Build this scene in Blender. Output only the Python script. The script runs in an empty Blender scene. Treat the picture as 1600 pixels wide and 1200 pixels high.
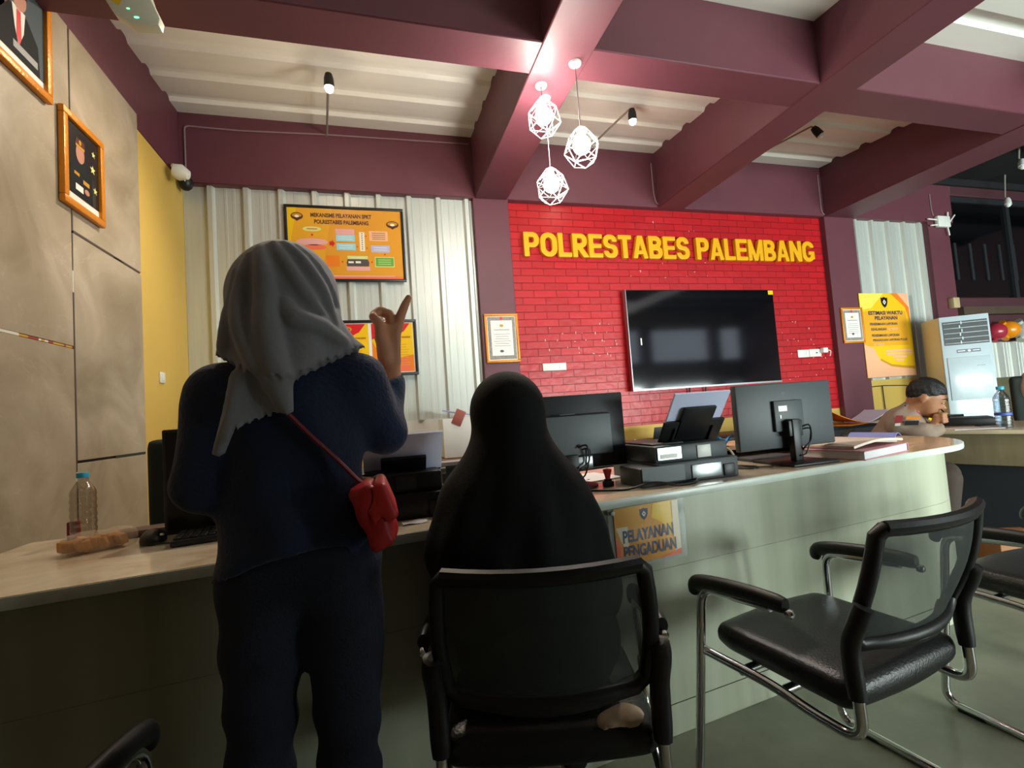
import bpy, bmesh, math, random
import numpy as np
from mathutils import Vector, Matrix
random.seed(7)
SC = bpy.context.scene
COL = SC.collection
PI = math.pi

# ------------------------------------------------------------------ colour / materials
def lin(h):
    h = h.lstrip('#')
    out = []
    for i in (0, 2, 4):
        c = int(h[i:i+2], 16) / 255
        out.append(c / 12.92 if c <= 0.04045 else ((c + 0.055) / 1.055) ** 2.4)
    return (out[0], out[1], out[2], 1.0)

def nd(nt, kind, **kw):
    n = nt.nodes.new(kind)
    for k, v in kw.items():
        setattr(n, k, v)
    return n

def mat(name, col, rough=0.6, metal=0.0, var=0.0, scale=6.0, bump=0.0, bscale=60.0, spec=0.5,
        stretch=(1, 1, 1), coat=0.0, emit=0.0, ecol=None, alpha=1.0, trans=0.0, ior=1.45, sheen=0.0):
    m = bpy.data.materials.new(name)
    m.use_nodes = True
    nt = m.node_tree
    b = nt.nodes['Principled BSDF']
    c = lin(col)
    b.inputs['Base Color'].default_value = c
    b.inputs['Roughness'].default_value = rough
    b.inputs['Metallic'].default_value = metal
    b.inputs['Specular IOR Level'].default_value = spec
    b.inputs['Coat Weight'].default_value = coat
    b.inputs['Coat Roughness'].default_value = 0.08
    b.inputs['Alpha'].default_value = alpha
    b.inputs['Transmission Weight'].default_value = trans
    b.inputs['IOR'].default_value = ior
    b.inputs['Sheen Weight'].default_value = sheen
    if emit:
        b.inputs['Emission Color'].default_value = lin(ecol or col)
        b.inputs['Emission Strength'].default_value = emit
    if var or bump:
        tc = nd(nt, 'ShaderNodeTexCoord')
        mp = nd(nt, 'ShaderNodeMapping')
        mp.inputs['Scale'].default_value = stretch
        nt.links.new(tc.outputs['Object'], mp.inputs['Vector'])
    if var:
        no = nd(nt, 'ShaderNodeTexNoise')
        no.inputs['Scale'].default_value = scale
        no.inputs['Detail'].default_value = 5
        no.inputs['Roughness'].default_value = 0.6
        nt.links.new(mp.outputs[0], no.inputs['Vector'])
        mr = nd(nt, 'ShaderNodeMapRange')
        mr.inputs['From Min'].default_value = 0.3
        mr.inputs['From Max'].default_value = 0.7
        mr.inputs['To Min'].default_value = 1 - var
        mr.inputs['To Max'].default_value = 1 + var
        nt.links.new(no.outputs['Fac'], mr.inputs['Value'])
        mx = nd(nt, 'ShaderNodeMix', data_type='RGBA', blend_type='MULTIPLY')
        mx.inputs['Factor'].default_value = 1
        mx.inputs[6].default_value = c
        nt.links.new(mr.outputs[0], mx.inputs[7])
        nt.links.new(mx.outputs[2], b.inputs['Base Color'])
    if bump:
        n2 = nd(nt, 'ShaderNodeTexNoise')
        n2.inputs['Scale'].default_value = bscale
        n2.inputs['Detail'].default_value = 3
        nt.links.new(mp.outputs[0], n2.inputs['Vector'])
        bp = nd(nt, 'ShaderNodeBump')
        bp.inputs['Strength'].default_value = bump
        bp.inputs['Distance'].default_value = 0.01
        nt.links.new(n2.outputs['Fac'], bp.inputs['Height'])
        nt.links.new(bp.outputs[0], b.inputs['Normal'])
    return m

def ramp_mat(name, cols, pos, rough, build, coat=0.0, bump=0.0, spec=0.5):
    """colour ramp driven by the value socket build(nt) returns"""
    m = bpy.data.materials.new(name); m.use_nodes = True
    nt = m.node_tree; b = nt.nodes['Principled BSDF']
    b.inputs['Roughness'].default_value = rough
    b.inputs['Coat Weight'].default_value = coat
    b.inputs['Coat Roughness'].default_value = 0.1
    b.inputs['Specular IOR Level'].default_value = spec
    v = build(nt)
    r = nd(nt, 'ShaderNodeValToRGB')
    els = r.color_ramp.elements
    while len(els) < len(cols): els.new(0.5)
    for e, c, p in zip(els, cols, pos): e.position = p; e.color = lin(c)
    nt.links.new(v, r.inputs[0]); nt.links.new(r.outputs[0], b.inputs['Base Color'])
    if bump:
        bp = nd(nt, 'ShaderNodeBump'); bp.inputs['Strength'].default_value = bump; bp.inputs['Distance'].default_value = 0.01
        nt.links.new(v, bp.inputs['Height']); nt.links.new(bp.outputs[0], b.inputs['Normal'])
    return m

def noise_val(scale, stretch=(1, 1, 1), detail=6, dist=0.0, rough=0.6):
    def f(nt):
        tc = nd(nt, 'ShaderNodeTexCoord'); mp = nd(nt, 'ShaderNodeMapping')
        mp.inputs['Scale'].default_value = stretch
        nt.links.new(tc.outputs['Object'], mp.inputs['Vector'])
        no = nd(nt, 'ShaderNodeTexNoise'); no.inputs['Scale'].default_value = scale
        no.inputs['Detail'].default_value = detail; no.inputs['Distortion'].default_value = dist
        no.inputs['Roughness'].default_value = rough
        nt.links.new(mp.outputs[0], no.inputs['Vector'])
        return no.outputs['Fac']
    return f

# ------------------------------------------------------------------ mesh builder
class MB:
    def __init__(s):
        s.v = []; s.f = []; s.mi = []; s.mats = []; s.cur = 0; s.X = None
    def m(s, material):
        if material not in s.mats: s.mats.append(material)
        s.cur = s.mats.index(material); return s
    def raw(s, vs, fs):
        o = len(s.v)
        if s.X is not None: vs = [tuple(s.X @ Vector(p)) for p in vs]
        s.v.extend(tuple(p) for p in vs)
        for f in fs: s.f.append(tuple(i + o for i in f)); s.mi.append(s.cur)
        return s
    def _bm(s, bm):
        bm.verts.index_update()
        return s.raw([v.co[:] for v in bm.verts], [[v.index for v in f.verts] for f in bm.faces])
    def box(s, x0, x1, y0, y1, z0, z1, bev=0.0, seg=2):
        bm = bmesh.new(); bmesh.ops.create_cube(bm, size=1)
        for v in bm.verts:
            v.co = Vector((x0 + (v.co.x + .5) * (x1 - x0), y0 + (v.co.y + .5) * (y1 - y0), z0 + (v.co.z + .5) * (z1 - z0)))
        if bev: bmesh.ops.bevel(bm, geom=bm.edges[:], offset=bev, segments=seg, affect='EDGES', profile=0.5)
        bmesh.ops.recalc_face_normals(bm, faces=bm.faces)
        s._bm(bm); bm.free(); return s
    def obox(s, c, size, rot=None, bev=0.0, seg=2):
        old = s.X
        M = Matrix.Translation(Vector(c))
        if rot is not None: M = M @ rot.to_4x4()
        s.X = (old @ M) if old is not None else M
        x, y, z = size
        s.box(-x/2, x/2, -y/2, y/2, -z/2, z/2, bev, seg); s.X = old; return s
    def tube(s, pts, r, seg=10, closed=False, flat=None):
        P = [Vector(p) for p in pts]; n = len(P)
        rs = r if isinstance(r, (list, tuple)) else [r] * n
        T = []
        for i in range(n):
            a = P[i-1] if (i or closed) else P[i]; b = P[(i+1) % n] if (i < n-1 or closed) else P[i]
            t = (b - a); T.append(t.normalized() if t.length else Vector((0, 0, 1)))
        up = Vector((0, 0, 1)) if abs(T[0].z) < .9 else Vector((1, 0, 0))
        N = (up - T[0] * up.dot(T[0])).normalized()
        vs = []; fl = flat or 1.0
        for i in range(n):
            if i:
                N = N - T[i] * N.dot(T[i])
                N = N.normalized() if N.length > 1e-6 else Vector((1, 0, 0))
            B = T[i].cross(N)
            for k in range(seg):
                a = 2 * PI * k / seg
                vs.append(P[i] + (N * math.cos(a) * fl + B * math.sin(a)) * rs[i])
        fs = []
        for i in range(n if closed else n - 1):
            j = (i + 1) % n
            for k in range(seg):
                l = (k + 1) % seg
                fs.append((i*seg+k, j*seg+k, j*seg+l, i*seg+l)[::-1])
        if not closed:
            fs.append(tuple(range(seg))); fs.append(tuple(range((n-1)*seg, n*seg))[::-1])
        return s.raw([p[:] for p in vs], fs)
    def lathe(s, prof, c=(0, 0, 0), seg=20, rot=None):
        vs = []; fs = []; n = len(prof)
        for r, z in prof:
            for k in range(seg):
                a = 2*PI*k/seg; p = Vector((r*math.cos(a), r*math.sin(a), z))
                if rot is not None: p = rot @ p
                vs.append((p + Vector(c))[:])
        for i in range(n-1):
            for k in range(seg):
                l = (k+1) % seg; fs.append((i*seg+k, i*seg+l, (i+1)*seg+l, (i+1)*seg+k))
        if prof[0][0] > 1e-5: fs.append(tuple(range(seg))[::-1])
        if prof[-1][0] > 1e-5: fs.append(tuple(range((n-1)*seg, n*seg)))
        return s.raw(vs, fs)
    def prism(s, poly, z0, z1, bev=0.0):
        bm = bmesh.new()
        vs = [bm.verts.new((x, y, z0)) for x, y in poly]
        f = bm.faces.new(vs)
        r = bmesh.ops.extrude_face_region(bm, geom=[f])
        for v in r['geom']:
            if isinstance(v, bmesh.types.BMVert): v.co.z = z1
        bmesh.ops.recalc_face_normals(bm, faces=bm.faces)
        if bev:
            es = [e for e in bm.edges if abs(e.verts[0].co.z - e.verts[1].co.z) < 1e-6]
            bmesh.ops.bevel(bm, geom=es, offset=bev, segments=2, affect='EDGES', profile=.5)
        s._bm(bm); bm.free(); return s
    def sheet(s, A, th):
        """closed shell around a grid of points A[i][j], thickness th"""
        nu = len(A); nv = len(A[0])
        P = np.array(A, float)
        du = np.gradient(P, axis=0); dv = np.gradient(P, axis=1)
        n = np.cross(du, dv); n /= (np.linalg.norm(n, axis=2, keepdims=True) + 1e-9)
        top = (P + n*th/2).reshape(-1, 3); bot = (P - n*th/2).reshape(-1, 3)
        q = nu*nv; fs = []
        I = lambda i, j: i*nv + j
        for i in range(nu-1):
            for j in range(nv-1):
                fs.append((I(i, j), I(i+1, j), I(i+1, j+1), I(i, j+1)))
                fs.append((q+I(i, j), q+I(i, j+1), q+I(i+1, j+1), q+I(i+1, j)))
        for i in range(nu-1):
            fs.append((I(i, 0), q+I(i, 0), q+I(i+1, 0), I(i+1, 0)))
            fs.append((I(i, nv-1), I(i+1, nv-1), q+I(i+1, nv-1), q+I(i, nv-1)))
        for j in range(nv-1):
            fs.append((I(0, j), I(0, j+1), q+I(0, j+1), q+I(0, j)))
            fs.append((I(nu-1, j), q+I(nu-1, j), q+I(nu-1, j+1), I(nu-1, j+1)))
        return s.raw(np.vstack([top, bot]).tolist(), fs)
    def flat(s, pts):
        return s.raw(pts, [tuple(range(len(pts)))])
    def rectxz(s, x0, x1, z0, z1, y):
        return s.flat([(x0, y, z0), (x1, y, z0), (x1, y, z1), (x0, y, z1)])
    def polyxz(s, pts, y):
        return s.flat([(x, y, z) for x, z in pts])
    def disc(s, cx, cz, rx, rz, y, n=24):
        return s.polyxz([(cx + rx*math.cos(2*PI*k/n), cz + rz*math.sin(2*PI*k/n)) for k in range(n)], y)
    def text(s, st, x, z, y, h, w=None, bold=0.0, depth=0.0, align='L', tilt=0.0, center_gap=1.0):
        """upright lettering facing -y; (x,z) = left (or centre) of the baseline, h = cap height, w = total width"""
        vs, fs, bb = text_geo(st, bold, depth, center_gap)
        x0, x1, zc = bb
        sz = h / zc; sx = (w / (x1 - x0)) if w else sz
        W = (x1 - x0) * sx
        ox = x - (W/2 if align == 'C' else 0)
        out = []
        for a, b, c in vs:
            px = (a - x0)*sx; out.append((ox + px, y - c*depth_scale(depth), z + b*sz + tilt*px))
        return s.raw(out, fs)
    def build(s, name, parent=None, loc=None, rz=0.0, smooth=40):
        me = bpy.data.meshes.new(name)
        me.from_pydata(s.v, [], s.f)
        for m_ in s.mats: me.materials.append(m_)
        if len(s.mats) > 1: me.polygons.foreach_set('material_index', s.mi)
        me.update()
        if smooth:
            me.shade_smooth(); me.set_sharp_from_angle(angle=math.radians(smooth))
        o = bpy.data.objects.new(name, me); COL.objects.link(o)
        if parent is not None: o.parent = parent
        if loc is not None: o.location = loc
        o.rotation_euler.z = rz
        return o

def depth_scale(d): return 1.0
_TXT = {}
def text_geo(st, bold, depth, gap):
    key = (st, bold, depth, gap)
    if key in _TXT: return _TXT[key]
    def conv(t):
        cu = bpy.data.curves.new('lettering', 'FONT'); cu.body = t; cu.size = 1.0
        cu.offset = bold; cu.resolution_u = 4; cu.space_character = gap
        cu.extrude = depth; cu.fill_mode = 'BOTH'
        ob = bpy.data.objects.new('lettering', cu)
        me = bpy.data.meshes.new_from_object(ob)
        vs = [v.co[:] for v in me.vertices]; fs = [tuple(p.vertices) for p in me.polygons]
        bpy.data.objects.remove(ob); bpy.data.curves.remove(cu); bpy.data.meshes.remove(me)
        return vs, fs
    vs, fs = conv(st)
    H, _ = conv('H')
    zc = max(p[1] for p in H)
    r = (vs, fs, (min(p[0] for p in vs), max(p[0] for p in vs), zc))
    _TXT[key] = r
    return r

def thing(name, label, cat, loc=(0, 0, 0), rz=0.0, group=None):
    o = bpy.data.objects.new(name, None); COL.objects.link(o)
    o.empty_display_size = 0.05; o.location = loc; o.rotation_euler.z = rz
    return tag(o, label, cat, group)
def tag(o, label, cat, group=None):
    o['label'] = label; o['category'] = cat
    if group: o['group'] = group
    return o
def struct(o, label=None):
    o['kind'] = 'structure'
    if label: o['label'] = label
    return o
def dup(root, loc, rz=None, label=None, group=None):
    r = root.copy(); COL.objects.link(r); r.location = loc
    if rz is not None: r.rotation_euler.z = rz
    if label: r['label'] = label
    if group: r['group'] = group
    for ch in list(root.children):
        c = ch.copy(); COL.objects.link(c); c.parent = r
        for g in list(ch.children):
            d = g.copy(); COL.objects.link(d); d.parent = c
    return r

# ------------------------------------------------------------------ smooth solid modelling (distance fields -> one continuous surface)
def V3(p): return np.array(p, np.float32)
def rc(P, a, b, ra, rb):
    a = V3(a); b = V3(b); d = b - a; L = float(d @ d) + 1e-12
    q = P - a
    t = np.clip((q @ d) / L, 0, 1)
    return np.linalg.norm(q - t[..., None]*d, axis=-1) - (ra + t*(rb - ra))
def ell(P, c, r, R=None):
    q = P - V3(c)
    if R is not None: q = q @ np.array(R, np.float32)
    r = V3(r)
    k0 = np.linalg.norm(q/r, axis=-1); k1 = np.linalg.norm(q/(r*r), axis=-1) + 1e-6
    return k0*(k0 - 1)/k1
def rbox(P, c, h, r, R=None):
    q = P - V3(c)
    if R is not None: q = q @ np.array(R, np.float32)
    q = np.abs(q) - (V3(h) - r)
    return np.linalg.norm(np.maximum(q, 0), axis=-1) + np.minimum(q.max(axis=-1), 0) - r
def chain(P, pts, rs, k=0.0):
    d = None
    for i in range(len(pts)-1):
        e = rc(P, pts[i], pts[i+1], rs[i], rs[i+1])
        d = e if d is None else (np.minimum(d, e) if not k else smin(d, e, k))
    return d
def smin(a, b, k):
    h = np.clip(0.5 + 0.5*(b - a)/k, 0, 1)
    return b + (a - b)*h - k*h*(1 - h)
def smax(a, b, k): return -smin(-a, -b, k)
def rotm(ax, ang):
    return np.array(Matrix.Rotation(ang, 3, ax))

def nets(fn, lo, hi, h):
    lo = np.array(lo, np.float32); hi = np.array(hi, np.float32)
    n = np.ceil((hi - lo)/h).astype(int) + 1
    ax = [lo[i] + h*np.arange(n[i], dtype=np.float32) for i in range(3)]
    P = np.stack(np.meshgrid(*ax, indexing='ij'), -1)
    D = fn(P).astype(np.float32)
    S = D < 0
    cs = [(0,0,0),(1,0,0),(0,1,0),(1,1,0),(0,0,1),(1,0,1),(0,1,1),(1,1,1)]
    nx, ny, nz = n - 1
    sl = lambda A, c: A[c[0]:c[0]+nx, c[1]:c[1]+ny, c[2]:c[2]+nz]
    cnt = sum(sl(S, c).astype(np.int8) for c in cs)
    act = (cnt > 0) & (cnt < 8)
    idx = np.full((nx, ny, nz), -1, np.int64)
    ii = np.argwhere(act); idx[act] = np.arange(len(ii))
    acc = np.zeros((len(ii), 3), np.float64); num = np.zeros(len(ii))
    vals = np.stack([D[ii[:,0]+c[0], ii[:,1]+c[1], ii[:,2]+c[2]] for c in cs], 1)
    for a in range(8):
        for b in range(a+1, 8):
            ca, cb = np.array(cs[a]), np.array(cs[b])
            if np.abs(ca - cb).sum() != 1: continue
            va, vb = vals[:, a], vals[:, b]
            cross = (va < 0) != (vb < 0)
            t = np.where(cross, va/(va - vb + 1e-12), 0)
            p = ca + t[:, None]*(cb - ca)
            acc += p*cross[:, None]; num += cross
    vs = (ii + acc/np.maximum(num, 1)[:, None])*h + lo
    fs = []
    for d in range(3):
        u, w = (d+1) % 3, (d+2) % 3
        s0 = [slice(None)]*3; s1 = [slice(None)]*3
        s0[d] = slice(0, -1); s1[d] = slice(1, None)
        A, B = S[tuple(s0)], S[tuple(s1)]
        e = np.argwhere(A != B)
        ok = (e[:, u] > 0) & (e[:, w] > 0) & (e[:, u] < n[u]-1) & (e[:, w] < n[w]-1)
        e = e[ok]
        if not len(e): continue
        inside = A[e[:,0], e[:,1], e[:,2]]
        def cell(du, dw):
            c = e.copy(); c[:, u] += du; c[:, w] += dw
            return idx[c[:,0], c[:,1], c[:,2]]
        q = np.stack([cell(-1,-1), cell(0,-1), cell(0,0), cell(-1,0)], 1)
        q[~inside] = q[~inside][:, ::-1]
        fs.append(q)
    F = np.vstack(fs) if fs else np.zeros((0, 4), int)
    return vs, F
def solid(name, parts, parent=None, loc=(0, 0, 0), material=None, rz=0.0, smooth_it=1):
    """parts: list of (fn, lo, hi, h[, material]) in world-local coordinates, joined into one mesh"""
    mb = MB()
    for p in parts:
        mb.m(p[4] if len(p) > 4 else material)
        vs, F = nets(*p[:4])
        vs = relax(vs, F, smooth_it)
        mb.raw(vs.tolist(), F.tolist())
    return mb.build(name, parent, loc, rz, smooth=75)
def relax(vs, F, it):
    if not len(F): return vs
    e = np.vstack([F[:, [0,1]], F[:, [1,2]], F[:, [2,3]], F[:, [3,0]]])
    e = np.vstack([e, e[:, ::-1]])
    for _ in range(it):
        acc = np.zeros_like(vs); c = np.zeros(len(vs))
        np.add.at(acc, e[:,0], vs[e[:,1]]); np.add.at(c, e[:,0], 1)
        vs = vs*0.5 + 0.5*acc/np.maximum(c, 1)[:, None]
    return vs
# ------------------------------------------------------------------ materials of the place
M = {}
M['maroon'] = mat('maroon_paint', '#633640', .5, var=.06, scale=3, bump=.08, bscale=25)
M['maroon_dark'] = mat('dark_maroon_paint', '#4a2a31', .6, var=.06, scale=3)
M['yellow_wall'] = mat('yellow_wall_paint', '#d2b158', .6, var=.04, scale=2)
M['white_wall'] = mat('white_board', '#dcdcd4', .6, var=.02)
M['black_ceiling'] = mat('black_ceiling_paint', '#17161a', .8, var=.2, scale=3)
M['galv'] = mat('galvanised_sheet', '#cfd3cc', .45, .5, var=.07, scale=5, stretch=(6, 6, .25))
M['roof'] = mat('cream_roof_sheet', '#f3f2ea', .4, var=.04, scale=2, stretch=(.4, 3, 1))
M['gap'] = mat('dark_joint', '#2a1f1f', .9)
def marble(nt):
    tc = nd(nt, 'ShaderNodeTexCoord')
    n1 = nd(nt, 'ShaderNodeTexNoise'); n1.inputs['Scale'].default_value = 2.2; n1.inputs['Detail'].default_value = 7; n1.inputs['Distortion'].default_value = 1.2
    nt.links.new(tc.outputs['Object'], n1.inputs['Vector'])
    n2 = nd(nt, 'ShaderNodeTexNoise'); n2.inputs['Scale'].default_value = 1.1; n2.inputs['Detail'].default_value = 4; n2.inputs['Distortion'].default_value = 2.5
    nt.links.new(tc.outputs['Object'], n2.inputs['Vector'])
    a = nd(nt, 'ShaderNodeMath', operation='SUBTRACT'); a.inputs[1].default_value = .5
    nt.links.new(n2.outputs['Fac'], a.inputs[0])
    b = nd(nt, 'ShaderNodeMath', operation='ABSOLUTE'); nt.links.new(a.outputs[0], b.inputs[0])
    c = nd(nt, 'ShaderNodeMath', operation='LESS_THAN'); c.inputs[1].default_value = .0035; nt.links.new(b.outputs[0], c.inputs[0])
    e = nd(nt, 'ShaderNodeMath', operation='MULTIPLY'); e.inputs[1].default_value = .05; nt.links.new(c.outputs[0], e.inputs[0])
    d = nd(nt, 'ShaderNodeMath', operation='ADD'); nt.links.new(n1.outputs['Fac'], d.inputs[0]); nt.links.new(e.outputs[0], d.inputs[1])
    return d.outputs[0]
M['marble'] = ramp_mat('taupe_marble', ['#8d7f69', '#a39680', '#ad9f8b', '#c4b8a4'], [.3, .5, .62, .8], .45, marble, spec=.3)
M['cement'] = ramp_mat('grey_cement_floor', ['#73776a', '#8a8d7d', '#9c9d8b', '#acab96'], [.3, .45, .6, .75], .45, noise_val(1.6, detail=8), coat=.15)
def brick_val(nt):
    tc = nd(nt, 'ShaderNodeTexCoord'); sp = nd(nt, 'ShaderNodeSeparateXYZ'); cb = nd(nt, 'ShaderNodeCombineXYZ')
    nt.links.new(tc.outputs['Object'], sp.inputs[0])
    nt.links.new(sp.outputs['X'], cb.inputs['X']); nt.links.new(sp.outputs['Z'], cb.inputs['Y'])
    return cb.outputs[0]
def red_brick():
    m = bpy.data.materials.new('glossy_red_brick'); m.use_nodes = True
    nt = m.node_tree; b = nt.nodes['Principled BSDF']
    b.inputs['Roughness'].default_value = .42; b.inputs['Coat Weight'].default_value = .12; b.inputs['Coat Roughness'].default_value = .2; b.inputs['Specular IOR Level'].default_value = .35
    vec = brick_val(nt)
    br = nd(nt, 'ShaderNodeTexBrick'); br.inputs['Scale'].default_value = 1.0
    br.inputs['Brick Width'].default_value = .215; br.inputs['Row Height'].default_value = .066
    br.inputs['Mortar Size'].default_value = .0035; br.inputs['Mortar Smooth'].default_value = .5
    br.inputs['Color1'].default_value = lin('#b8161f'); br.inputs['Color2'].default_value = lin('#a9121a'); br.inputs['Mortar'].default_value = lin('#8c1118')
    nt.links.new(vec, br.inputs['Vector'])
    nt.links.new(br.outputs['Color'], b.inputs['Base Color'])
    no = nd(nt, 'ShaderNodeTexNoise'); no.inputs['Scale'].default_value = 16; no.inputs['Detail'].default_value = 4
    nt.links.new(vec, no.inputs['Vector'])
    mu = nd(nt, 'ShaderNodeMath', operation='MULTIPLY'); mu.inputs[1].default_value = .35
    nt.links.new(no.outputs['Fac'], mu.inputs[0])
    su = nd(nt, 'ShaderNodeMath', operation='SUBTRACT'); nt.links.new(mu.outputs[0], su.inputs[0]); nt.links.new(br.outputs['Fac'], su.inputs[1])
    bp = nd(nt, 'ShaderNodeBump'); bp.inputs['Strength'].default_value = .8; bp.inputs['Distance'].default_value = .012
    nt.links.new(su.outputs[0], bp.inputs['Height']); nt.links.new(bp.outputs[0], b.inputs['Normal'])
    nt.links.new(bp.outputs[0], b.inputs['Coat Normal'])
    return m
M['red_brick'] = red_brick()
def laminate():
    m = bpy.data.materials.new('pale_grey_wood_laminate'); m.use_nodes = True
    nt = m.node_tree; b = nt.nodes['Principled BSDF']; b.inputs['Roughness'].default_value = .42
    tc = nd(nt, 'ShaderNodeTexCoord'); mp = nd(nt, 'ShaderNodeMapping'); mp.inputs['Scale'].default_value = (5, 5, .3)
    nt.links.new(tc.outputs['Object'], mp.inputs['Vector'])
    no = nd(nt, 'ShaderNodeTexNoise'); no.inputs['Scale'].default_value = 1.5; no.inputs['Detail'].default_value = 6
    nt.links.new(mp.outputs[0], no.inputs['Vector'])
    r = nd(nt, 'ShaderNodeValToRGB'); els = r.color_ramp.elements; els.new(.5)
    for e, c, p in zip(els, ('#959a84', '#a4a892', '#b2b6a1'), (.3, .5, .72)): e.position = p; e.color = lin(c)
    nt.links.new(no.outputs['Fac'], r.inputs[0]); nt.links.new(r.outputs[0], b.inputs['Base Color'])
    return m
M['laminate'] = laminate()
M['counter_top'] = ramp_mat('cream_marbled_counter_top', ['#b9a182', '#d8c5a8', '#e2d2b8', '#ead9c0'], [.28, .42, .6, .8], .16, noise_val(2.5, (1, 2.5, 1), dist=1.5), coat=.5)
M['counter_edge'] = mat('pale_counter_edge', '#ccd6cb', .3, var=.05, scale=9)
M['black'] = mat('black_plastic', '#121315', .45, bump=.03, bscale=200)
M['black2'] = mat('charcoal_plastic', '#23262a', .5)
M['grey_plastic'] = mat('grey_plastic', '#5b6468', .5)
M['mid_plastic'] = mat('slate_plastic', '#3c4347', .5)
M['screen'] = mat('dark_screen', '#07080a', .06, coat=.8)
M['tv_glass'] = mat('tv_glass', '#0b0c10', .07, coat=1.0)
M['chrome'] = mat('chrome', '#d7dadb', .12, 1.0)
M['steel'] = mat('brushed_steel', '#9ba1a3', .35, 1.0)
M['leather'] = mat('black_leatherette', '#15181a', .36, bump=.15, bscale=180)
M['white_plastic'] = mat('white_plastic', '#dfe0d8', .4)
M['white'] = mat('white_paint', '#e6e7e2', .5)
M['paper'] = mat('white_paper', '#e4e2e4', .8)
M['paper_blue'] = mat('bluish_white_paper', '#c9d0ec', .8)
M['paper_cream'] = mat('cream_paper', '#dccfc0', .8)
M['gold'] = mat('orange_gold_frame', '#d4831c', .35, .15, bump=.3, bscale=70)
M['black_frame'] = mat('black_frame', '#1b1a1c', .4)
M['letters'] = mat('yellow_letter_face', '#e6a600', .45)
M['cable'] = mat('black_cable', '#101010', .5)
M['cable_white'] = mat('pale_cable', '#8d7476', .6)
M['cable_cream'] = mat('cream_cable', '#b9b39a', .6)

def corr_sheet(mb, x0, x1, z0, z1, y, pitch=.245, first=None, d=.032, w=.062, back=.01):
    """trapezoid ribbed sheet facing -y, ribs vertical, joined to a thin backing"""
    pts = [(x0, y)]
    x = first if first is not None else x0 + pitch/2
    while x + w/2 < x1:
        pts += [(x - w/2, y), (x - w/4, y - d), (x + w/4, y - d), (x + w/2, y)]
        m_ = x + pitch/2
        if m_ + .02 < x1:
            pts += [(m_ - .034, y), (m_ - .032, y - .0022), (m_ - .014, y - .0022), (m_ - .012, y),
                    (m_ + .022, y), (m_ + .024, y - .0022), (m_ + .042, y - .0022), (m_ + .044, y)]
        x += pitch
    pts = [p for p in pts if p[0] <= x1]
    pts.append((x1, y))
    pts2 = pts + [(x1, y + back), (x0, y + back)]
    vs = [(px, py, z) for z in (z0, z1) for px, py in pts2]; n = len(pts2)
    fs = [(i, (i+1) % n, n + (i+1) % n, n + i) for i in range(n)]
    fs += [tuple(range(n))[::-1], tuple(range(n, 2*n))]
    mb.raw(vs, fs)

# ------------------------------------------------------------------ the room
XL, XR, YF, YB = -1.31, 10.0, -3.5, 4.0
fl = MB().m(M['cement']); fl.box(XL-.2, XR+.2, YF-.2, YB+.5, -.1, 0); struct(fl.build('floor'))

# left wall: yellow plaster, then taupe panels in front of it
w = MB().m(M['yellow_wall']); w.box(XL-.2, XL, YF, YB+.3, 0, 3.7); wl = struct(w.build('wall_left'))
SX = XL + .012                                   # face of the stone panels
def slab(mb, y0, y1, z0, z1): mb.box(XL+.001, SX, y0, y1, z0, z1, .002, 1)
w = MB().m(M['gap']); w.box(XL+.0005, XL+.003, YF+.01, 3.262, 0.001, 3.04)
w.m(M['marble'])
g = .006
for (y0, y1, zs) in ((2.6, 3.268, (0, 1.03, 2.084, 3.07)), (1.15, 2.6, (0, .45, 1.545, 3.07)), (-.3, 1.15, (0, .45, 1.545, 3.07)), (-1.9, -.3, (0, .45, 1.545, 3.07)), (-3.45, -1.9, (0, .45, 1.545, 3.07))):
    for a, b in zip(zs[:-1], zs[1:]):
        slab(w, y0 + g, y1 - (g if y1 < 3.2 else 0), a + g*(a > 0), b - g)
tape = {'w': mat('white_tape', '#d8d6cd', .6), 'r': mat('red_tape', '#9c3a35', .6), 'y': mat('yellow_tape', '#c79a3a', .6), 'd': mat('dark_filler', '#4d3f38', .8), 'g': mat('green_black_filler', '#262f2b', .7)}
def strip(k, y0, y1, z0, z1): w.m(tape[k]); w.box(SX-.006, SX-.0008, y0, y1, z0, z1)
strip('w', 1.9, 2.25, 1.54, 1.551)
random.seed(3)
y = 2.25
while y < 2.58:
    d = random.uniform(.01, .035); strip(random.choice('rrrryw') if y < 2.46 else random.choice('yyr'), y, min(y+d, 2.59), 1.541, 1.549); y += d
strip('w', 2.596, 2.604, 1.80, 1.90); strip('d', 2.594, 2.606, 1.0, 1.8); strip('d', 2.593, 2.607, .3, .93); strip('w', 2.595, 2.605, .945, .985)
strip('d', 2.61, 3.25, 2.079, 2.089); strip('w', 2.96, 3.06, 2.081, 2.087); strip('g', 2.93, 3.26, 1.018, 1.04)
struct(w.build('wall_left_cladding'))

# back wall
w = MB().m(M['yellow_wall'])
w.box(XL-.2, .88, YB+.02, YB+.2, 0, 3.0); w.box(1.2, 4.74, YB+.001, YB+.2, 0, .9); w.box(5.15, 6.28, YB+.001, YB+.2, 0, 1.17)
w.box(XL, .88, YB-.002, YB+.02, 0, .89)
w.box(1.2, 4.74, YB+.05, YB+.2, .9, 3.0); w.box(5.15, 6.28, YB+.05, YB+.2, 1.17, 3.0)
w.m(M['white_wall']); w.box(XL, .88, YB-.004, YB+.02, .89, 1.10)
w.m(M['galv']); corr_sheet(w, XL+.002, .885, 1.10, 2.972, YB, first=-1.126)
corr_sheet(w, 5.15, 6.28, 1.17, 2.972, YB, first=5.218)
w.m(M['red_brick']); w.box(1.2, 4.74, YB, YB+.051, .9, 2.972)
w.m(mat('white_plaster_chip', '#e2d2cc', .6)); random.seed(21)     # chips where posters were pulled off the bricks
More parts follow.
